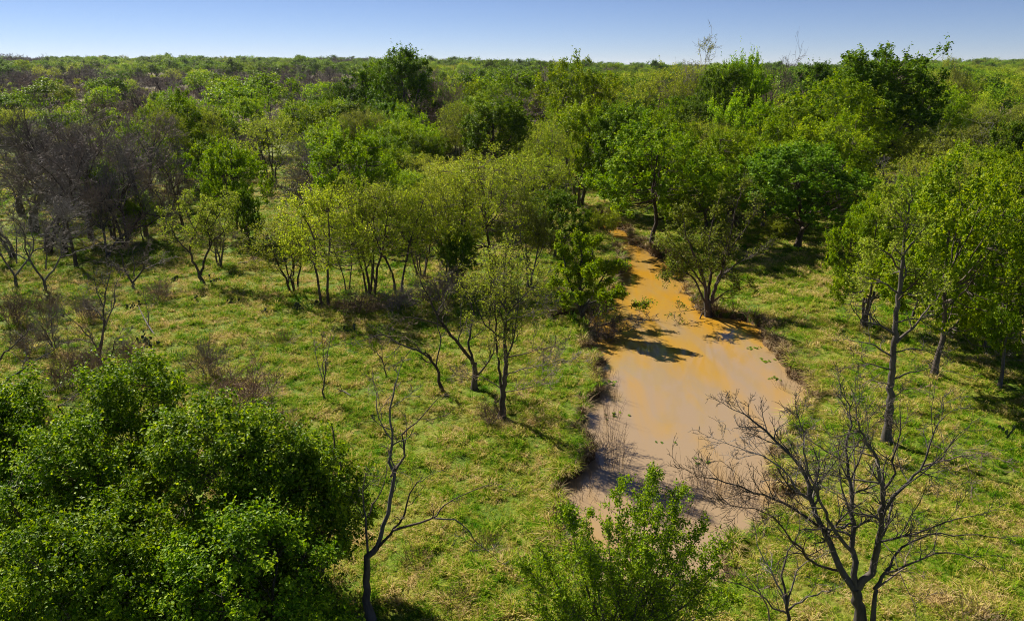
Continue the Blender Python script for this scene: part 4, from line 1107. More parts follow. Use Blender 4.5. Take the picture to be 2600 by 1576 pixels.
# ------------------------------------------------------------------ the woods: trees that can be told apart
G_GROVE = 'yellow green trees of the grove beside the pool'
T = [  # kind, x, base row, distance, top row, width, label, group
    ('light', 768, 738, None, 455, 235, 'yellow green tree on two thin trunks at the left end of the grove', G_GROVE, 0),
    ('light', 885, 712, None, 430, 215, 'yellow green tree on a bundle of slim stems in the middle of grove', G_GROVE, 1),
    ('light', 828, 706, None, 520, 110, 'narrow sapling between the twin trunked and bundled stem trees of the grove', G_GROVE),
    ('light', 1180, 676, None, 362, 290, 'largest yellow green tree of the grove, behind the slender bank tree', G_GROVE, 2),
    ('light', 1010, 668, None, 470, 170, 'smaller yellow green tree filling the middle of the grove', G_GROVE),
    ('light', 695, None, 47, 520, 190, 'low yellow green tree left of the twin trunked grove tree', G_GROVE),
    ('light', 950, 703, None, 452, 200, 'yellow green tree right of the bundled stems in the grove', G_GROVE),
    ('light', 1085, 684, None, 420, 210, 'yellow green tree leaning on the left of the largest grove tree', G_GROVE),
    ('mid', 2225, None, 41, 480, 230, 'leafy tree between the tall straight tree and the thick trunk', None),
    ('mid', 2415, None, 37, 490, 340, 'bright green tree in front of the right edge trees', None),
    ('mid', 2180, None, 50, 430, 200, 'green tree behind the top of the tall straight tree', None),
    ('bare', 120, None, 72, 262, 240, 'wide purple brown bare tree behind the largest bare one', None),
    ('bare', 235, None, 76, 258, 240, 'bare tree with fine reddish twigs deep in the left wood', None),
    ('bare', 345, None, 74, 270, 210, 'bare tree deep in the left wood beside the pale yellow one', None),
    ('bare', 30, None, 74, 300, 200, 'bare tree below the bright green tree at the left edge', None),
    ('bare', 130, None, 58, 350, 220, 'bare tree with a broad crown left of the thick trunk', None),
    ('bare', 280, None, 60, 360, 210, 'bare tree with a broad crown right of the thick trunk', None),
    ('bare', 390, None, 66, 400, 140, 'bare tree behind the narrow one at the right of left wood', None),
    ('bare', 165, 640, None, 470, 170, 'small bare tree before the thick trunk of the left wood', None),
    ('olive', 1275, 690, None, 470, 150, 'olive tree between the largest grove tree and the shore tree', G_GROVE),
    ('dense', 1112, 700, None, 555, 95, 'small dark evergreen tucked behind the slender bank tree', None),
    ('dense', 1335, None, 56, 465, 160, 'dark rounded tree behind the shore tree with bare boughs', None),
    ('olive', 945, None, 58, 520, 130, 'brownish thin tree in the middle of the grove behind the stems', None),
    ('mid', 550, 572, None, 352, 175, 'bright green tree with dark underside left of the grass gap', None),
    ('light', 645, 448, None, 275, 165, 'vase shaped yellow green tree on many stems at end of grass gap', None),
    ('scrub', 760, 470, None, 372, 185, 'round brown leafless thicket at the end of the grass gap', None),
    ('mid', 430, None, 95, 226, 180, 'bright green billowing tree above the bare wood on the left', None),
    ('light', 395, None, 88, 262, 120, 'pale yellow green tree in front of the billowing green one', None),
    ('mid', 500, None, 88, 335, 130, 'green tree behind the one beside the grass gap', None),
    ('light', 500, None, 100, 262, 120, 'rounded yellow tree right of the billowing green tree', None),
    ('mid', 590, None, 125, 240, 130, 'green tree in the row behind the vase shaped tree', None),
    ('mid', 735, None, 118, 250, 150, 'green spreading tree behind and right of the vase shaped tree', None),
    ('mid', 795, 425, None, 288, 165, 'mid green bushy tree right of the vase shaped tree', None),
    ('olive', 878, None, 100, 268, 120, 'straw coloured tree among greens in the centre left', None),
    ('mid', 950, None, 96, 296, 150, 'bright green tree right of the straw coloured one', None),
    ('dense', 985, None, 86, 372, 150, 'dark green tree in front of the bright centre one', None),
    ('mid', 880, None, 76, 372, 170, 'leafy green tree above the grove stems at centre left', None),
    ('light', 1060, None, 76, 392, 130, 'yellow green tree just left of the largest grove tree', None),
    ('mid', 1000, None, 74, 415, 140, 'low green tree behind the middle of the grove', None),
    ('dense', 1192, None, 96, 245, 175, 'round dark green tree in the centre of the wood', None),
    ('light', 1110, None, 104, 246, 130, 'tall pale green tree left of the round dark centre tree', None),
    ('bare', 1250, None, 118, 170, 250, 'wide bare brown tree with dark boughs on the central skyline', None),
    ('mid', 1390, None, 112, 148, 210, 'broad green tree under the skyline right of the bare brown tree', None),
    ('light', 1460, None, 116, 190, 150, 'yellow green tree under the skyline right of centre', None),
    ('mid', 1395, 500, None, 256, 225, 'large leafy tree with plumed top above the far end of creek', None),
    ('light', 1318, None, 70, 285, 130, 'narrow yellow green tree right of the round dark tree', None),
    ('mid', 1578, 590, None, 300, 320, 'large mid green tree overhanging the creek from the right', None, 3),
    ('dense', 1490, None, 74, 262, 170, 'dark green tree behind the one overhanging the creek', None),
    ('mid', 1610, None, 78, 268, 170, 'leafy tree behind the right shoulder of the creek tree', None),
    ('light', 1705, None, 84, 288, 160, 'bright yellow tree in the right of the wood', None),
    ('mid', 1700, None, 62, 385, 270, 'green tree behind the half bare shore tree', None),
    ('mid', 1790, None, 84, 242, 190, 'upright green tree right of the bright yellow one', None),
    ('bare', 1790, None, 62, 420, 130, 'reddish bare tree between the shore tree and the dark shade tree', None),
    ('dense', 1935, 596, None, 355, 330, 'dark tree on thick black trunks shading the right meadow', None, 2),
    ('mid', 1975, None, 82, 200, 300, 'massive leafy tree in the right of the wood', None),
    ('mid', 2005, None, 72, 285, 260, 'broad leafy tree in front of the massive one', None),
    ('mid', 1880, None, 78, 285, 170, 'leafy tree left of the broad one on the right', None),
    ('dense', 2135, None, 96, 128, 270, 'tallest dark rounded tree on the right skyline', None, 1),
    ('olive', 2330, None, 78, 282, 250, 'thin greyish tree with bare twigs at the far right', None),
    ('light', 2200, None, 58, 388, 210, 'yellow green tree crown behind the tall straight tree', None),
    ('mid', 2105, 792, None, 480, 190, 'light green tree left of the tall straight tree', None),
    ('mid', 2300, 905, None, 400, 390, 'large leafy tree on a thick trunk at the right', None),
    ('mid', 2450, 930, None, 570, 240, 'low green tree cut by the right edge', None),
    ('mid', 2420, None, 52, 375, 230, 'leafy green tree behind the large one at right edge', None),
    ('light', 2290, None, 64, 372, 170, 'yellow tree between the tall straight and the right edge trees', None),
    ('dense', 2440, None, 72, 300, 150, 'dark tree at the right edge of the wood', None),
    ('dense', 985, None, 132, 124, 180, 'dark tall tree standing above the central left skyline', None, 0),
    ('dense', 890, None, 136, 175, 150, 'dark lower tree leaning on the tall skyline tree', None),
    ('dense', 930, None, 140, 150, 120, 'dark tree tucked behind the tall skyline tree', None),
    ('dense', 825, None, 138, 205, 90, 'small dark tree left of the tall skyline pair', None),
    ('budding', 1665, None, 128, 106, 170, 'tall bare tree with a wispy crown on the right skyline', None),
    ('light', 1590, None, 124, 165, 190, 'yellow green tree below the wispy skyline tree', None),
    ('dense', 1740, None, 112, 165, 140, 'green tree right of the wispy skyline tree', None),
    ('mid', 1768, None, 118, 142, 110, 'bushy green tree breaking the skyline right of the wispy tree', None),
    ('bare', 1855, None, 132, 148, 170, 'brown bare tree between two green ones on right skyline', None),
    ('dense', 1975, None, 142, 158, 150, 'dark flat topped tree left of the tallest right one', None),
    ('bare', 1065, None, 118, 195, 140, 'dark bare tree right of the tall skyline tree', None),
    ('mid', 2260, None, 112, 215, 150, 'olive green tree right of the tallest right one', None),
    ('olive', 2290, None, 165, 146, 120, 'pale tree on the skyline at the far right', None),
    ('mid', 25, 345, None, 226, 165, 'bright green tree cut by the left edge above the bare wood', None),
    # the bare wood at the left
    ('bare', 150, None, 84, 232, 190, 'purple brown bare tree at the rear of the left wood', None),
    ('bare', 290, None, 88, 226, 200, 'rearmost bare tree of the left wood beside the green ones', None),
    ('bare', 190, 575, None, 290, 250, 'largest bare tree of the left wood on a thick dark trunk', None),
    ('bare', 60, None, 66, 320, 210, 'bare tree with grey twigs by the left edge of the wood', None),
    ('bare', 330, 568, None, 318, 220, 'bare arching tree at the right of the left wood', None),
    ('bare', 425, 556, None, 345, 130, 'bare narrow tree between left wood and bright green tree', None),
    ('bare', 90, 610, None, 400, 220, 'low bare grey tree at the front of the left wood', None),
    ('bare', 240, 615, None, 430, 170, 'bare tree with tangled twigs in front of the thick trunk', None),
    ('bare', 10, 620, None, 430, 150, 'bare tree cut by the left edge at the front of wood', None),
    ('dense', 255, None, 63, 395, 130, 'dark ivy green tree inside the left bare wood', None),
    ('mid', 335, 578, None, 470, 90, 'small green understory tree below the arching bare one', None),
    ('budding', 520, 640, None, 500, 110, 'thin brown stemmed tree right of the forked tree', None),
    ('dense', 590, 600, None, 460, 70, 'small dark tree under the bright tree by the grass gap', None),
    # shrubs of the clearing
    ('scrub', 380, 728, None, 668, 92, 'round dark brown leafless shrub on the grass', None),
    ('scrub', 105, 765, None, 690, 85, 'reddish brown leafless shrub left of the clearing', None),
    ('scrub', 20, 780, None, 690, 110, 'brown leafless shrub at the left edge of the clearing', None),
    ('scrub', 570, 992, None, 868, 210, 'sprawling grey leafless shrub behind the near green clump', None),
    ('scrub', 492, 905, None, 812, 120, 'thin brown leafless shrub behind the sprawling leafless one', None),
    ('scrub', 860, 755, None, 690, 150, 'tangled leafless shrub in the shade under the grove', None),
    ('scrub', 960, 745, None, 685, 140, 'tangled grey shrub right of the shaded one under the grove', None),
    ('scrub', 1060, 722, None, 640, 130, 'tall tangle of grey twigs under the grove near the shore', None),
    ('scrub', 1450, 792, None, 742, 90, 'low leafless shrub at the foot of the shore tree', None),
    ('scrub', 1180, 1012, None, 960, 70, 'small brown shrub at the foot of the slender bank tree', None),
    ('bare', 118, 838, None, 735, 95, 'small bare sapling on the grass at the left', None),
    ('scrub', 150, 935, None, 845, 130, 'wiry leafless shrub behind the left end of the near clump', None),
    ('scrub', 205, 900, None, 815, 120, 'leafless shrub at the foot of the lone many stemmed bare tree', None),
    ('scrub', 300, 872, None, 800, 95, 'thin leafless shrub right of the lone many stemmed bare tree', None),
    ('scrub', 60, 850, None, 775, 100, 'leafless shrub beside the leaning limbs at the left edge', None),
    ('scrub', 205, 770, None, 700, 85, 'leafless shrub below the left bare wood', None),
    ('mid', 1630, None, 70, 325, 210, 'green crown filling between the creek tree and bright yellow tree', None, 1),
    ('mid', 1765, None, 73, 318, 200, 'green crown below the bright yellow wood tree on the right', None, 2),
    ('mid', 1850, None, 68, 352, 190, 'green crown left of the dark black trunked tree', None, 0),
    ('leafy_scrub', 1455, 556, None, 508, 80, 'low green shrub on the islet at the creek bend', None),
    ('leafy_scrub', 1890, 568, None, 520, 90, 'low leafy shrub left of the black trunks in the shade', None),
]
for kind, x, base, dd, top, wpx, lab, grp, *var in T:
    put_px(kind, x, base, top, wpx, lab, grp, var[0] if var else None, dd)

# ------------------------------------------------------------------ woods behind: many trees, the nearest as things
frng = np.random.default_rng(9)
def inview(x, y, pad=1.08):
    return abs(x) < 0.675 * pad * math.hypot(y, H) + 4
cand = []
def fill(y0, y1, dens, n_try=None):
    n = int(dens * (y1 - y0) * 1.5 * 0.5 * (y0 + y1))
    yy = np.sqrt(frng.uniform(y0 ** 2, y1 ** 2, n))
    xx = frng.uniform(-0.76, 0.76, n) * yy
    return xx, yy
def kind_at(x, y, r):
    a = x / y
    n = vnoise(np.array([x / (16 + y * .06)]), np.array([y / (30 + y * .12)]), 51)[0]
    m = vnoise(np.array([x / 7.0]), np.array([y / 11.0]), 52)[0]
    v = 0.65 * n + 0.35 * m
    if (a < -0.04 and 200 + 90 * m < y < 620 + 90 * n) or (a < -0.11 and 125 + 30 * m < y < 300):            # open brush on the left
        if r < 0.74: return 'scrub'
        if r < 0.82: return 'leafy_scrub'
        if r < 0.95: return 'bare'
        if r < 0.97: return 'mid'
        return 'dense' if r < 0.98 else 'light'
    if a < -0.25 and y < 110:
        return 'bare' if r < 0.6 else ('scrub' if r < 0.8 else 'mid')
    if y > 900:
        return 'bare' if v < 0.40 or (y > 1250 and r < .55) else ('dense' if v < 0.54 or r < .25 else 'mid' if r < .75 else 'olive')
    if v < 0.30: return 'bare' if r < 0.7 else 'budding'
    if v < 0.42: return 'dense'
    if v < 0.60: return 'mid' if r < 0.8 else 'dense'
    if v < 0.72: return 'light' if r < 0.75 else 'mid'
    return 'olive' if r < 0.6 else 'light'
SIZE = {'dense': (9.0, 9.5), 'mid': (8.0, 9.0), 'olive': (7.6, 8.6), 'light': (7.2, 7.6), 'bare': (7.6, 9.0), 'budding': (8.0, 8.0), 'scrub': (2.7, 4.6), 'leafy_scrub': (2.5, 3.8)}
LBL = {'dense': 'dark green tree', 'mid': 'mid green leafy tree', 'olive': 'olive tinted tree', 'light': 'yellow green tree', 'bare': 'bare brown tree',
       'budding': 'half bare budding tree', 'scrub': 'leafless brown brush shrub', 'leafy_scrub': 'pale leafy brush shrub'}
ANCHOR = [(645, 360, 'the vase shaped tree'), (760, 420, 'the round brown thicket'), (550, 450, 'the bright tree by the grass gap'), (430, 290, 'the billowing green tree'),
          (190, 420, 'the largest bare tree'), (330, 430, 'the arching bare tree'), (25, 280, 'the bright tree at the left edge'), (885, 570, 'the bundled grove stems'),
          (765, 590, 'the twin trunked grove tree'), (1180, 500, 'the largest grove tree'), (985, 180, 'the tall dark skyline tree'), (1192, 310, 'the round dark centre tree'),
          (1250, 230, 'the wide bare brown tree'), (1395, 340, 'the plumed tree above the creek end'), (1545, 430, 'the creek overhanging tree'), (1665, 160, 'the wispy skyline tree'),
          (1705, 560, 'the half bare shore tree'), (1935, 470, 'the dark black trunked tree'), (1975, 290, 'the massive leafy tree'), (2135, 220, 'the tallest right skyline tree'),
          (2330, 350, 'the thin greyish far right tree'), (2310, 640, 'the large thick trunked tree'), (2150, 700, 'the tall straight tree'), (1705, 330, 'the bright yellow wood tree'),
          (878, 320, 'the straw coloured tree'), (2440, 250, 'the dark right edge tree'), (100, 200, 'the far left brush')]
def near_label(k, x, y, z, hh_, ww_):
    dep = y * CP - (z + hh_ * .5 - H) * SP
    qx = CX + F * x / dep
    qy = CY - F * (y * SP + (z + hh_ * .5 - H) * CP) / dep
    ax, ay, nm = min(ANCHOR, key=lambda q: (q[0] - qx) ** 2 + (q[1] - qy) ** 2)
    dx, dy = qx - ax, qy - ay
    far_ = 'far ' if math.hypot(dx, dy) > 130 else ''
    if abs(dx) < 26: rel = 'below' if dy > 0 else 'above'
    else: rel = ('lower ' if dy > 40 else 'upper ' if dy < -40 else '') + ('right' if dx > 0 else 'left') + ' of'
    f__ = hh_ / SIZE[k][0]
    size = 'low ' if f__ < 0.72 else 'tall ' if f__ > 0.95 else ''
    wide = 'broad ' if ww_ / hh_ > 1.15 * SIZE[k][1] / SIZE[k][0] else 'narrow ' if ww_ / hh_ < 0.92 * SIZE[k][1] / SIZE[k][0] else ''
    return (size + wide + LBL[k] + ' ' + far_ + rel + ' ' + nm).strip()
def zone(x, y):
    a = x / y
    side = 'left edge' if a < -0.48 else 'left side' if a < -0.24 else 'centre left' if a < -0.06 else 'centre' if a < 0.10 else 'centre right' if a < 0.27 else 'right side' if a < 0.48 else 'right edge'
    if y < 95: return 'standing among the taller trees of the wood, ' + side
    if y < 150: return 'in the wood behind the pool, ' + side
    if y < 260: return 'in the farther wood, ' + side
    return 'far off on the plain, ' + side
allx, ally, allk, alls = [], [], [], []
for (a, b_, dens) in [(62, 110, 0.016), (110, 170, 0.014), (170, 300, 0.010), (300, 700, 0.0075), (700, 1900, 0.0040)]:
    xx, yy = fill(a, b_, dens)
    for x, y in zip(xx, yy):
        if not inview(x, y):
            continue
        r = frng.uniform()
        k = kind_at(x, y, r)
        if y < 115:
            # keep the grass gap, the creek and the meadow open
            ppx = CX + F * x / (y * CP + H * SP)
            if min((x - q[0]) ** 2 + (y - q[1]) ** 2 for q in PLACED) < (1.8 if 'scrub' in k else 3.2) ** 2:
                continue
            if 600 < ppx < 700 and y < 100: continue
            if 1380 < ppx < 1560 and y < 80: continue
            if y < 68 and (ppx > 1600 or ppx < 600): continue
        elif len(PLACED) and y < 150 and min((x - q[0]) ** 2 + (y - q[1]) ** 2 for q in PLACED) < 3.2 ** 2:
            continue
        hgt_, wid_ = SIZE[k]
        f_ = frng.uniform(0.66, 1.15) * (1.0 if y < 900 else 1.12) * (1.35 if y > 600 and frng.uniform() < 0.09 else 1.0)
        if y < 150 and 'scrub' not in k:
            f_ *= 0.92
        elif 'scrub' not in k:
            f_ *= 1.2 if y < 300 else 1.25
        allx.append(x); ally.append(y); allk.append(k); alls.append(f_)
xx, yy = fill(215, 690, 0.016)                         # the open brush of the plain on the left
for x, y in zip(xx, yy):
    if inview(x, y) and x / y < -0.04 and frng.uniform() < 0.9:
        allx.append(x); ally.append(y); allk.append('scrub' if frng.uniform() < .9 else 'leafy_scrub'); alls.append(frng.uniform(.7, 1.3))
order = np.argsort(ally)
N_TREE, N_SHRUB = 190, 120
cnt = {'tree': 0, 'shrub': 0}
rest = []
for i in order:
    x, y, k, f_ = allx[i], ally[i], allk[i], alls[i]
    cat = 'shrub' if 'scrub' in k else 'tree'
    if cnt[cat] < (N_SHRUB if cat == 'shrub' else N_TREE):
        cnt[cat] += 1
        hh_, ww_ = SIZE[k]
        hh_ *= f_; ww_ *= f_ * frng.uniform(0.85, 1.15)
        z = zone(x, y)
        lab = near_label(k, x, y, h1(x, y), hh_, ww_)
        if y < 235:
            put_tree(k, x, y, hh_, ww_, lab, LBL[k] + 's ' + z)
        else:
            me, mh, mr, _ = FAR[k][int(frng.integers(2))]
            o = link(NAMES[k], me)
            s = hh_ / mh
            sw = min(max(ww_ / (2 * mr), s * .65), s * 1.5)
            o.location = (x, y, h1(x, y) - 0.05); o.scale = (sw, sw, s); o.rotation_euler = (0, 0, frng.uniform(0, 6.28))
            tag(o, lab, cat, LBL[k] + 's ' + z)
    else:
        rest.append(i)
for o in bpy.data.objects:
    if o.parent is None and 'label' in o.keys() and 'category' in o.keys():
        for wd_ in ('broad ', 'narrow ', ' brush', 'tall ', 'far '):
            if len(o['label'].split()) > 12 and o['label'].split()[0] in ('low', 'tall', 'broad', 'narrow', 'leafless', 'mid', 'pale', 'yellow', 'bare', 'olive', 'dark', 'half') and 'group' in o.keys() and 'wood' in o['group'] + 'plain' * ('plain' in o['group']):
                o['label'] = o['label'].replace(wd_, '', 1)
# where labels still agree, say which of them it is from left to right
same = {}
for o in bpy.data.objects:
    if o.parent is None and 'label' in o.keys() and 'category' in o.keys():
        same.setdefault(o['label'], []).append(o)
ORD = ['leftmost', 'second from left', 'third from left', 'fourth from left', 'fifth from left', 'sixth from left', 'seventh from left', 'eighth from left', 'ninth from left']
for lb_, os_ in same.items():
    if 2 <= len(os_) <= 9:
        os_.sort(key=lambda o: o.location.x / o.location.y)
        for q, o in enumerate(os_):
            o['label'] = (ORD[q] if q < len(os_) - 1 else 'rightmost') + ' ' + lb_
for o in bpy.data.objects:
    if 'label' in o.keys() and len(o['label'].split()) > 16:
        o['label'] = o['label'].replace(' brush shrub', ' shrub').replace('mid green leafy', 'green leafy').replace(' far ', ' ')
kinds = list(FAR)
protos, pidx = [], {}
fmats, moff = [], 0
for k in kinds:
    for j in range(2):
        g = FAR[k][j][3]
        ms = [M[WOODM[k]]] + [M[q] for q in FINEM[k]]
        g2 = Geo(); g2.V, g2.Q, g2.A, g2.n = g.V, g.Q, g.A, g.n
        g2.M = [m + moff for m in g.M]
        moff += len(ms); fmats += ms
        pidx[(k, j)] = len(protos); protos.append(g2)
rx = np.array([allx[i] for i in rest]); ry = np.array([ally[i] for i in rest])
js = frng.integers(0, 2, len(rest))
pk = np.array([pidx[(allk[i], j)] for i, j in zip(rest, js)])
sc = []
for i, j in zip(rest, js):
    k = allk[i]; _, mh, mr, _ = FAR[k][j]
    s = SIZE[k][0] * alls[i] / mh
    sw = min(max(SIZE[k][1] * alls[i] * frng.uniform(.9, 1.2) / (2 * mr), s * .65), s * 1.5)
    sc.append((sw, sw, s))
rz = land(rx, ry) - 0.1
scatter('distant_woodland', protos, np.stack([rx, ry, rz], 1), pk, np.stack([0 * rx, 0 * rx, frng.uniform(0, 6.28, len(rx))], 1), np.array(sc), fmats,
        'distant mixed woodland and brush reaching the horizon')
print('individual fill', cnt, 'woodland', len(rest))

# ------------------------------------------------------------------ prickly pear, reeds, dry clumps, fallen wood
def simple_mat(name, c0, c1, scale=5, rough=0.6):
    m, nt, N, L = mat_new(name)
    out = N.new('ShaderNodeOutputMaterial')
    tc = N.new('ShaderNodeTexCoord')
    nz = N.new('ShaderNodeTexNoise'); nz.inputs['Scale'].default_value = scale; nz.inputs['Detail'].default_value = 5
    L.new(tc.outputs['Object'], nz.inputs['Vector'])
    r = ramp(N, [(0.35, c0), (0.65, c1)]); L.new(nz.outputs['Fac'], r.inputs[0])
    p = N.new('ShaderNodeBsdfPrincipled'); p.inputs['Roughness'].default_value = rough; p.inputs['Specular IOR Level'].default_value = 0.3
    L.new(r.outputs[0], p.inputs['Base Color']); L.new(p.outputs[0], out.inputs[0])
    return m
M['fringe'] = simple_mat('dead_bank_grass', (0.13, 0.085, 0.040), (0.30, 0.215, 0.105), 3, 0.8)
brng = np.random.default_rng(17)
bx_ = brng.uniform(POND[:, 0].min() - 1, POND[:, 0].max() + 1, 60000); by_ = brng.uniform(POND[:, 1].min() - 1, POND[:, 1].max() + 1, 60000)
bd = pond_sdf(bx_, by_)
k_ = (bd > -0.02) & (bd < 0.26) & (brng.uniform(0, 1, 60000) < 0.25 + 0.75 * vnoise(bx_ / 1.3, by_ / 1.3, 61))
bx_, by_ = bx_[k_], by_[k_]
nb_ = len(bx_)
scatter('bank_grass', tufts[2:5], np.stack([bx_, by_, hgt(bx_, by_)], 1), brng.integers(0, 3, nb_),
        np.stack([brng.normal(0, .35, nb_), brng.normal(0, .35, nb_), brng.uniform(0, 6.28, nb_)], 1),
        (brng.uniform(.45, .95, nb_) * np.where(by_ > 36, 1.25, 1.0))[:, None] * np.ones((1, 3)), [M['fringe']], 'fringe of dead brown grass along the eroded pool banks')
M['pear'] = simple_mat('cactus_skin', (0.030, 0.050, 0.020), (0.070, 0.095, 0.035), 9)
M['straw'] = simple_mat('dry_stalk', (0.16, 0.105, 0.055), (0.27, 0.19, 0.11), 8)
M['reed'] = simple_mat('dead_reed', (0.14, 0.085, 0.045), (0.24, 0.155, 0.085), 8)

# one cactus pad: flattened egg with a blunt rim
nu, nv = 10, 6
Vp = []
for j in range(nv + 1):
    t = j / nv
    z = 0.5 - 0.5 * math.cos(math.pi * t)
    wr = math.sin(math.pi * t) ** 0.8 * (0.30 + 0.14 * z)
    for i in range(nu):
        a = 2 * math.pi * i / nu
        Vp.append((wr * math.cos(a), wr * 0.22 * math.sin(a), z))
ii = np.arange((nv + 1) * nu).reshape(nv + 1, nu)
Qp = np.stack([ii[:-1], np.roll(ii, -1, 1)[:-1], np.roll(ii, -1, 1)[1:], ii[1:]], -1).reshape(-1, 4)
pad_me = make_mesh('cactus_pad', np.array(Vp), Qp, mats=[M['pear']], smooth=True)
crng = np.random.default_rng(33)
PEARS = [(356, 826, 96, 34, 'large dark prickly pear clump beside a dead stick on the grass'), (430, 672, 40, 12, 'low prickly pear patch left of the forked tree foot'),
         (521, 676, 34, 12, 'prickly pear clump just right of the forked tree foot'), (320, 742, 52, 14, 'prickly pear patch below the round brown shrub'),
         (470, 727, 40, 11, 'prickly pear patch right of the round brown shrub'), (567, 733, 48, 11, 'straggling prickly pear in the middle of the clearing'),
         (639, 756, 20, 7, 'small upright prickly pear alone in the clearing'), (722, 748, 50, 15, 'prickly pear at the foot of the twin trunked grove tree'),
         (834, 800, 50, 13, 'prickly pear patch in front of the shaded tangle'), (760, 742, 40, 10, 'prickly pear between the two trunks of the grove tree'),
         (1128, 690, 40, 10, 'prickly pear below the small dark evergreen')]
for bx, by, wpx, n, lab in PEARS:
    g0 = ground_pt(bx, by)
    x, y = g0[0], g0[1]
    z = h1(x, y)
    o = root('prickly_pear', (x, y, z), lab, 'cactus', 'prickly pear clumps in the clearing')
    rad = 0.36 * wpx / F * math.hypot(y, H)
    done = []
    for q in range(n):
        pd = link('pad', pad_me, o)
        s = crng.uniform(0.15, 0.25)
        if q < n * 0.55 or not done:
            a, r = crng.uniform(0, 6.28), rad * math.sqrt(crng.uniform())
            loc = (r * math.cos(a), r * math.sin(a) * 0.7, -0.03)
        else:
            pl, ps_, = done[int(crng.integers(len(done)))]
            loc = (pl[0] + crng.normal(0, .07), pl[1] + crng.normal(0, .05), pl[2] + ps_ * 0.85)
        pd.location = loc; pd.scale = (s, s, s)
        pd.rotation_euler = (crng.normal(0, .3), crng.normal(0, .35), crng.uniform(0, 3.14))
        done.append((loc, s))
# lanky cactus at the far right
g0 = ground_pt(2424, 1050); x, y = g0[0], g0[1]
o = root('prickly_pear', (x, y, h1(x, y)), 'lanky prickly pear with two raised pads on the right grass', 'cactus')
for lx, lz, s, ry in ((0, -0.02, .26, .1), (-.03, .2, .26, -.45), (-.17, .38, .24, -.8), (.05, .2, .22, .5), (.16, .36, .27, .15), (-.32, .5, .22, -1.0)):
    pd = link('pad', pad_me, o); pd.location = (lx, 0, lz); pd.scale = (s * .8, s * .8, s); pd.rotation_euler = (0.1, ry, 0.2)

def stalk_clump(name, label, bx, by, wpx, n, hgt_, mat, seed, group, spread=0.25, wid=0.005, zfix=None, cat='reeds', fan=0.35):
    rng = np.random.default_rng(seed)
    g0 = ground_pt(bx, by, 0 if zfix is None else zfix)
    x, y = g0[0], g0[1]
    z = h1(x, y) if zfix is None else zfix - 0.15
    rad = 0.5 * wpx / F * math.hypot(y, H)
    az = rng.uniform(0, 6.28, n); r = rad * np.sqrt(rng.uniform(0, 1, n))
    S = np.stack([np.cos(az) * r, np.sin(az) * r, np.zeros(n)], 1)
    D = norm(np.stack([np.cos(az) * fan * r / max(rad, .1), np.sin(az) * fan * r / max(rad, .1), np.ones(n)], 1) + rng.normal(size=(n, 3)) * spread)
    P, R = grow(rng, S, D, hgt_ * np.exp(rng.normal(0, .3, n)), np.full(n, wid), 4, 0.07, 0.02, 0.4)
    g = Geo(); add_tubes(g, P, R, 3)
    S, D, L1, R1 = spawn(rng, P, R, np.full(n, hgt_), 2, 0.4, 0.9, 28, 10, 0.3, 0.3, 0.8)
    P1, R1 = grow(rng, S, D, L1, R1, 3, 0.1, 0.02, 0.4)
    add_tubes(g, P1, R1, 3)
    o = link(name, g.mesh(name, [M[mat]]))
    o.location = (x, y, z)
    tag(o, label, cat, group)
GR = 'dead reeds standing in the shallow water'
REEDS = [(1462, 905, 40, 30, 0.7, 'thin reeds by the upper left shore of the pool'), (1470, 960, 44, 34, 0.8, 'reeds off the left shore, above the shaded water'),
         (1465, 1010, 50, 46, 0.9, 'reeds in the shaded water off the left shore'), (1470, 1070, 60, 60, 0.95, 'thick reeds in the shaded water at the left bank lobe'),
         (1480, 1120, 70, 60, 0.9, 'reeds below the bank lobe on the left of the pool'), (1400, 1200, 70, 40, 0.8, 'reeds in the shallows at the near left corner of the pool'),
         (1675, 1165, 60, 60, 0.9, 'reeds in the middle of the near shallows'), (1740, 1180, 80, 90, 0.9, 'reeds under the left twigs of the large bare tree'),
         (1810, 1215, 90, 90, 0.8, 'reeds at the near right shore under the large bare tree'), (1560, 1190, 90, 60, 0.7, 'reeds behind the top of the upright green bush'),
         (1890, 935, 40, 34, 0.6, 'reeds by the right shore of the pool'), (1640, 1240, 90, 70, 0.8, 'reeds right behind the upright green bush'),
         (1855, 830, 24, 14, 0.45, 'few short reeds at the upper right shore')]
for q, (bx, by, wpx, n, h_, lab) in enumerate(REEDS):
    stalk_clump('reed_clump', lab, bx, by, wpx, int(n * 0.75), h_, 'reed', 300 + q, GR, 0.12, 0.006, WATER_Z)
DRY = [(681, 822, 52, 150, 0.6, 'upright reddish dry grass clump in the clearing'), (602, 834, 56, 110, 0.45, 'low dull dry clump left of the reddish one'),
       (470, 745, 40, 60, 0.3, 'small dry clump beside the prickly pear patch'), (630, 668, 60, 80, 0.4, 'dry grass clump by the fallen log'),
       (1100, 1440, 60, 160, 0.35, 'dead grass hummock in the bottom grass'), (1000, 1345, 60, 140, 0.32, 'straw coloured hummock right of the bare forked tree'),
       (2330, 1480, 120, 260, 0.35, 'heap of pale dry grass in the near right corner'), (1175, 1310, 60, 90, 0.4, 'dark dry twig clump in the near grass'),
       (1925, 855, 80, 150, 0.3, 'dry grass fringe at a notch of the right bank'), (2090, 1030, 50, 70, 0.3, 'dry clump by the foot of the tall straight tree')]
for q, (bx, by, wpx, n, h_, lab) in enumerate(DRY):
    stalk_clump('dry_grass_clump', lab, bx, by, wpx, n, h_, 'straw', 400 + q, 'dry grass clumps in the pasture', 0.5, 0.006, None, 'grass clump', 1.0)

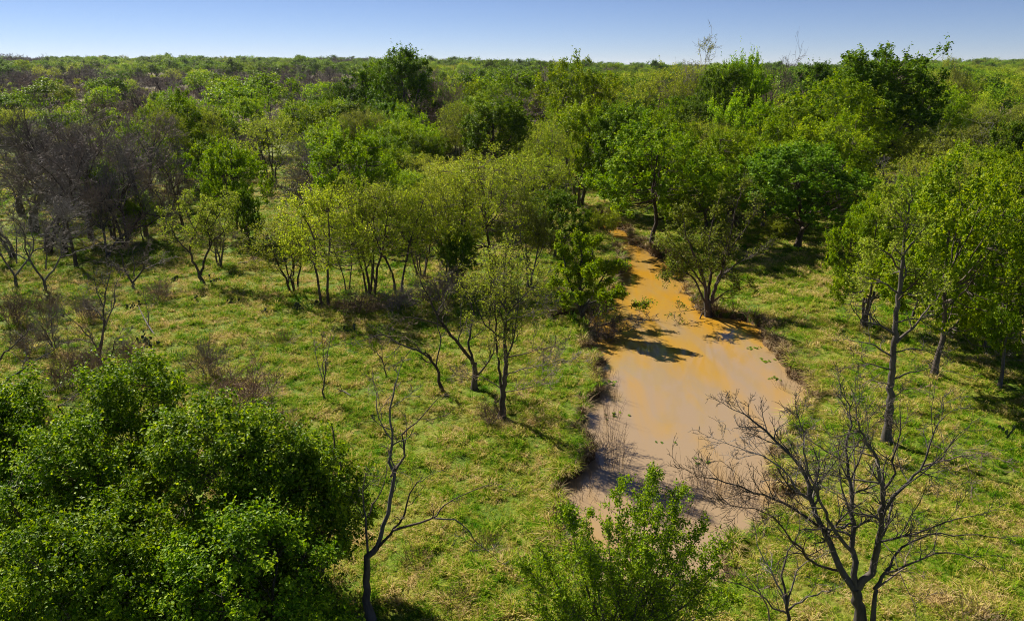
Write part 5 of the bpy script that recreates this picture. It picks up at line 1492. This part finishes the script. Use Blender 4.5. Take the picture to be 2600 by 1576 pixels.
def fallen(name, label, pts, r0, r1, seed, twigs=6):
    rng = np.random.default_rng(seed)
    g0 = ground_pt(*pts[0]); z = h1(g0[0], g0[1])
    o = root(name, (g0[0], g0[1], z), label, 'dead wood')
    P = []
    for k, (a, b_, hh_) in enumerate(pts_h(pts)):
        q = ground_pt(a, b_, 0); P.append((q[0] - g0[0], q[1] - g0[1], h1(q[0], q[1]) - z + hh_ + r0 * .7))
    P = smooth_line(P, 10)[None]; R = np.linspace(r0, r1, 10)[None]
    g = Geo(); add_tubes(g, P, R, 7)
    L0 = np.array([np.linalg.norm(P[0, -1] - P[0, 0])])
    S, D, L1, R1 = spawn(rng, P, R, L0, twigs, 0.3, 1.0, 50, 15, 0.4, 0.3, 0.6)
    D[:, 2] = np.abs(D[:, 2])
    P1, R1 = grow(rng, S, D, L1, R1, 6, 0.2, 0.03, 0.3)
    link('log', g.mesh(name, [M['bark_grey']], True), o)
    for q in range(len(P1)):
        g2 = Geo(); add_tubes(g2, P1[q:q + 1], np.maximum(R1[q:q + 1], .008), 4)
        S, D, L2, R2 = spawn(rng, P1[q:q + 1], R1[q:q + 1], L1[q:q + 1], 4, 0.2, 1.0, 50, 15, 0.4, 0.3, 0.6)
        P2, R2 = grow(rng, S, D, L2, R2, 4, 0.2, 0.03, 0.4); add_tubes(g2, P2, np.maximum(R2, .007), 3)
        link('branch', g2.mesh(name + '_branch', [M['bark_grey']], True), o)
def pts_h(p): return [(a[0], a[1], a[2] if len(a) > 2 else 0.0) for a in p]
def ground_pt2(*a): return ground_pt(a[0], a[1])
_gp = ground_pt
def ground_pt(a, b_, c=0.0, *r):
    return _gp(a, b_, 0.0 if abs(c) > 0.6 else (c if c < 0 else 0.0))
fallen('fallen_log', 'fallen grey log lying at the left of the grove', [(571, 634), (600, 632), (642, 634)], 0.10, 0.05, 71, 7)
fallen('fallen_branch', 'dead stick leaning up from the large prickly pear clump', [(372, 806), (352, 786, .35), (338, 768, .7)], 0.05, 0.02, 72, 4)
fallen('fallen_branch', 'curved dead branch lying on the open grass by the bare sapling', [(845, 952), (822, 944, .1), (805, 952)], 0.04, 0.02, 73, 5)
fallen('fallen_branch', 'dead branch lying behind the near green clump', [(130, 962), (160, 960), (185, 964)], 0.05, 0.03, 74, 3)

# green weed floating by the shores, one small raft at a time
wrng = np.random.default_rng(88)
for bx, by, n, lab in ((1812, 838, 16, 'green weed floating off the upper right shore'), (1868, 911, 14, 'green weed floating by the right shore of the pool'),
                       (1838, 868, 10, 'small weed raft between two others at the right shore'), (1470, 920, 14, 'weed floating among the reeds at the upper left shore'),
                       (1480, 1000, 10, 'weed floating off the shaded left shore'), (1600, 1065, 5, 'lone scrap of weed floating in the middle of the pool'), (1700, 1110, 6, 'scrap of weed floating near the twigs of the large bare tree')):
    g0 = _gp(bx, by, WATER_Z)
    g = Geo()
    P = np.stack([wrng.normal(0, .22, n), wrng.normal(0, .16, n), np.full(n, 0.015) + wrng.uniform(0, .02, n)], 1)
    add_leaves(g, wrng, P, 0.16, up=6.0)
    o = link('floating_weed', g.mesh('floating_weed', [M['dense']]))
    o.location = (g0[0], g0[1], WATER_Z)
    tag(o, lab, 'water weed', 'weed floating on the pool')

# ------------------------------------------------------------------ air between here and the horizon
hm, nt, N, L = mat_new('thin_air')
out = N.new('ShaderNodeOutputMaterial')
pv = N.new('ShaderNodeVolumePrincipled')
pv.inputs['Color'].default_value = (0.82, 0.90, 1.0, 1)
pv.inputs['Density'].default_value = 0.00003
pv.inputs['Anisotropy'].default_value = 0.2
L.new(pv.outputs[0], out.inputs['Volume'])
hx, hy0, hy1, hz0, hz1 = 7500, -900, 10500, float(GZ.min()) - 1.5, 60.0
hv = np.array([[x, y, z] for z in (hz0, hz1) for y in (hy0, hy1) for x in (-hx, hx)])
haze = link('haze', make_mesh('haze', hv, [[0, 2, 3, 1], [4, 5, 7, 6], [0, 1, 5, 4], [2, 6, 7, 3], [0, 4, 6, 2], [1, 3, 7, 5]], mats=[hm]))
tag(haze, 'thin blue haze over the far woods', None, None, 'stuff')
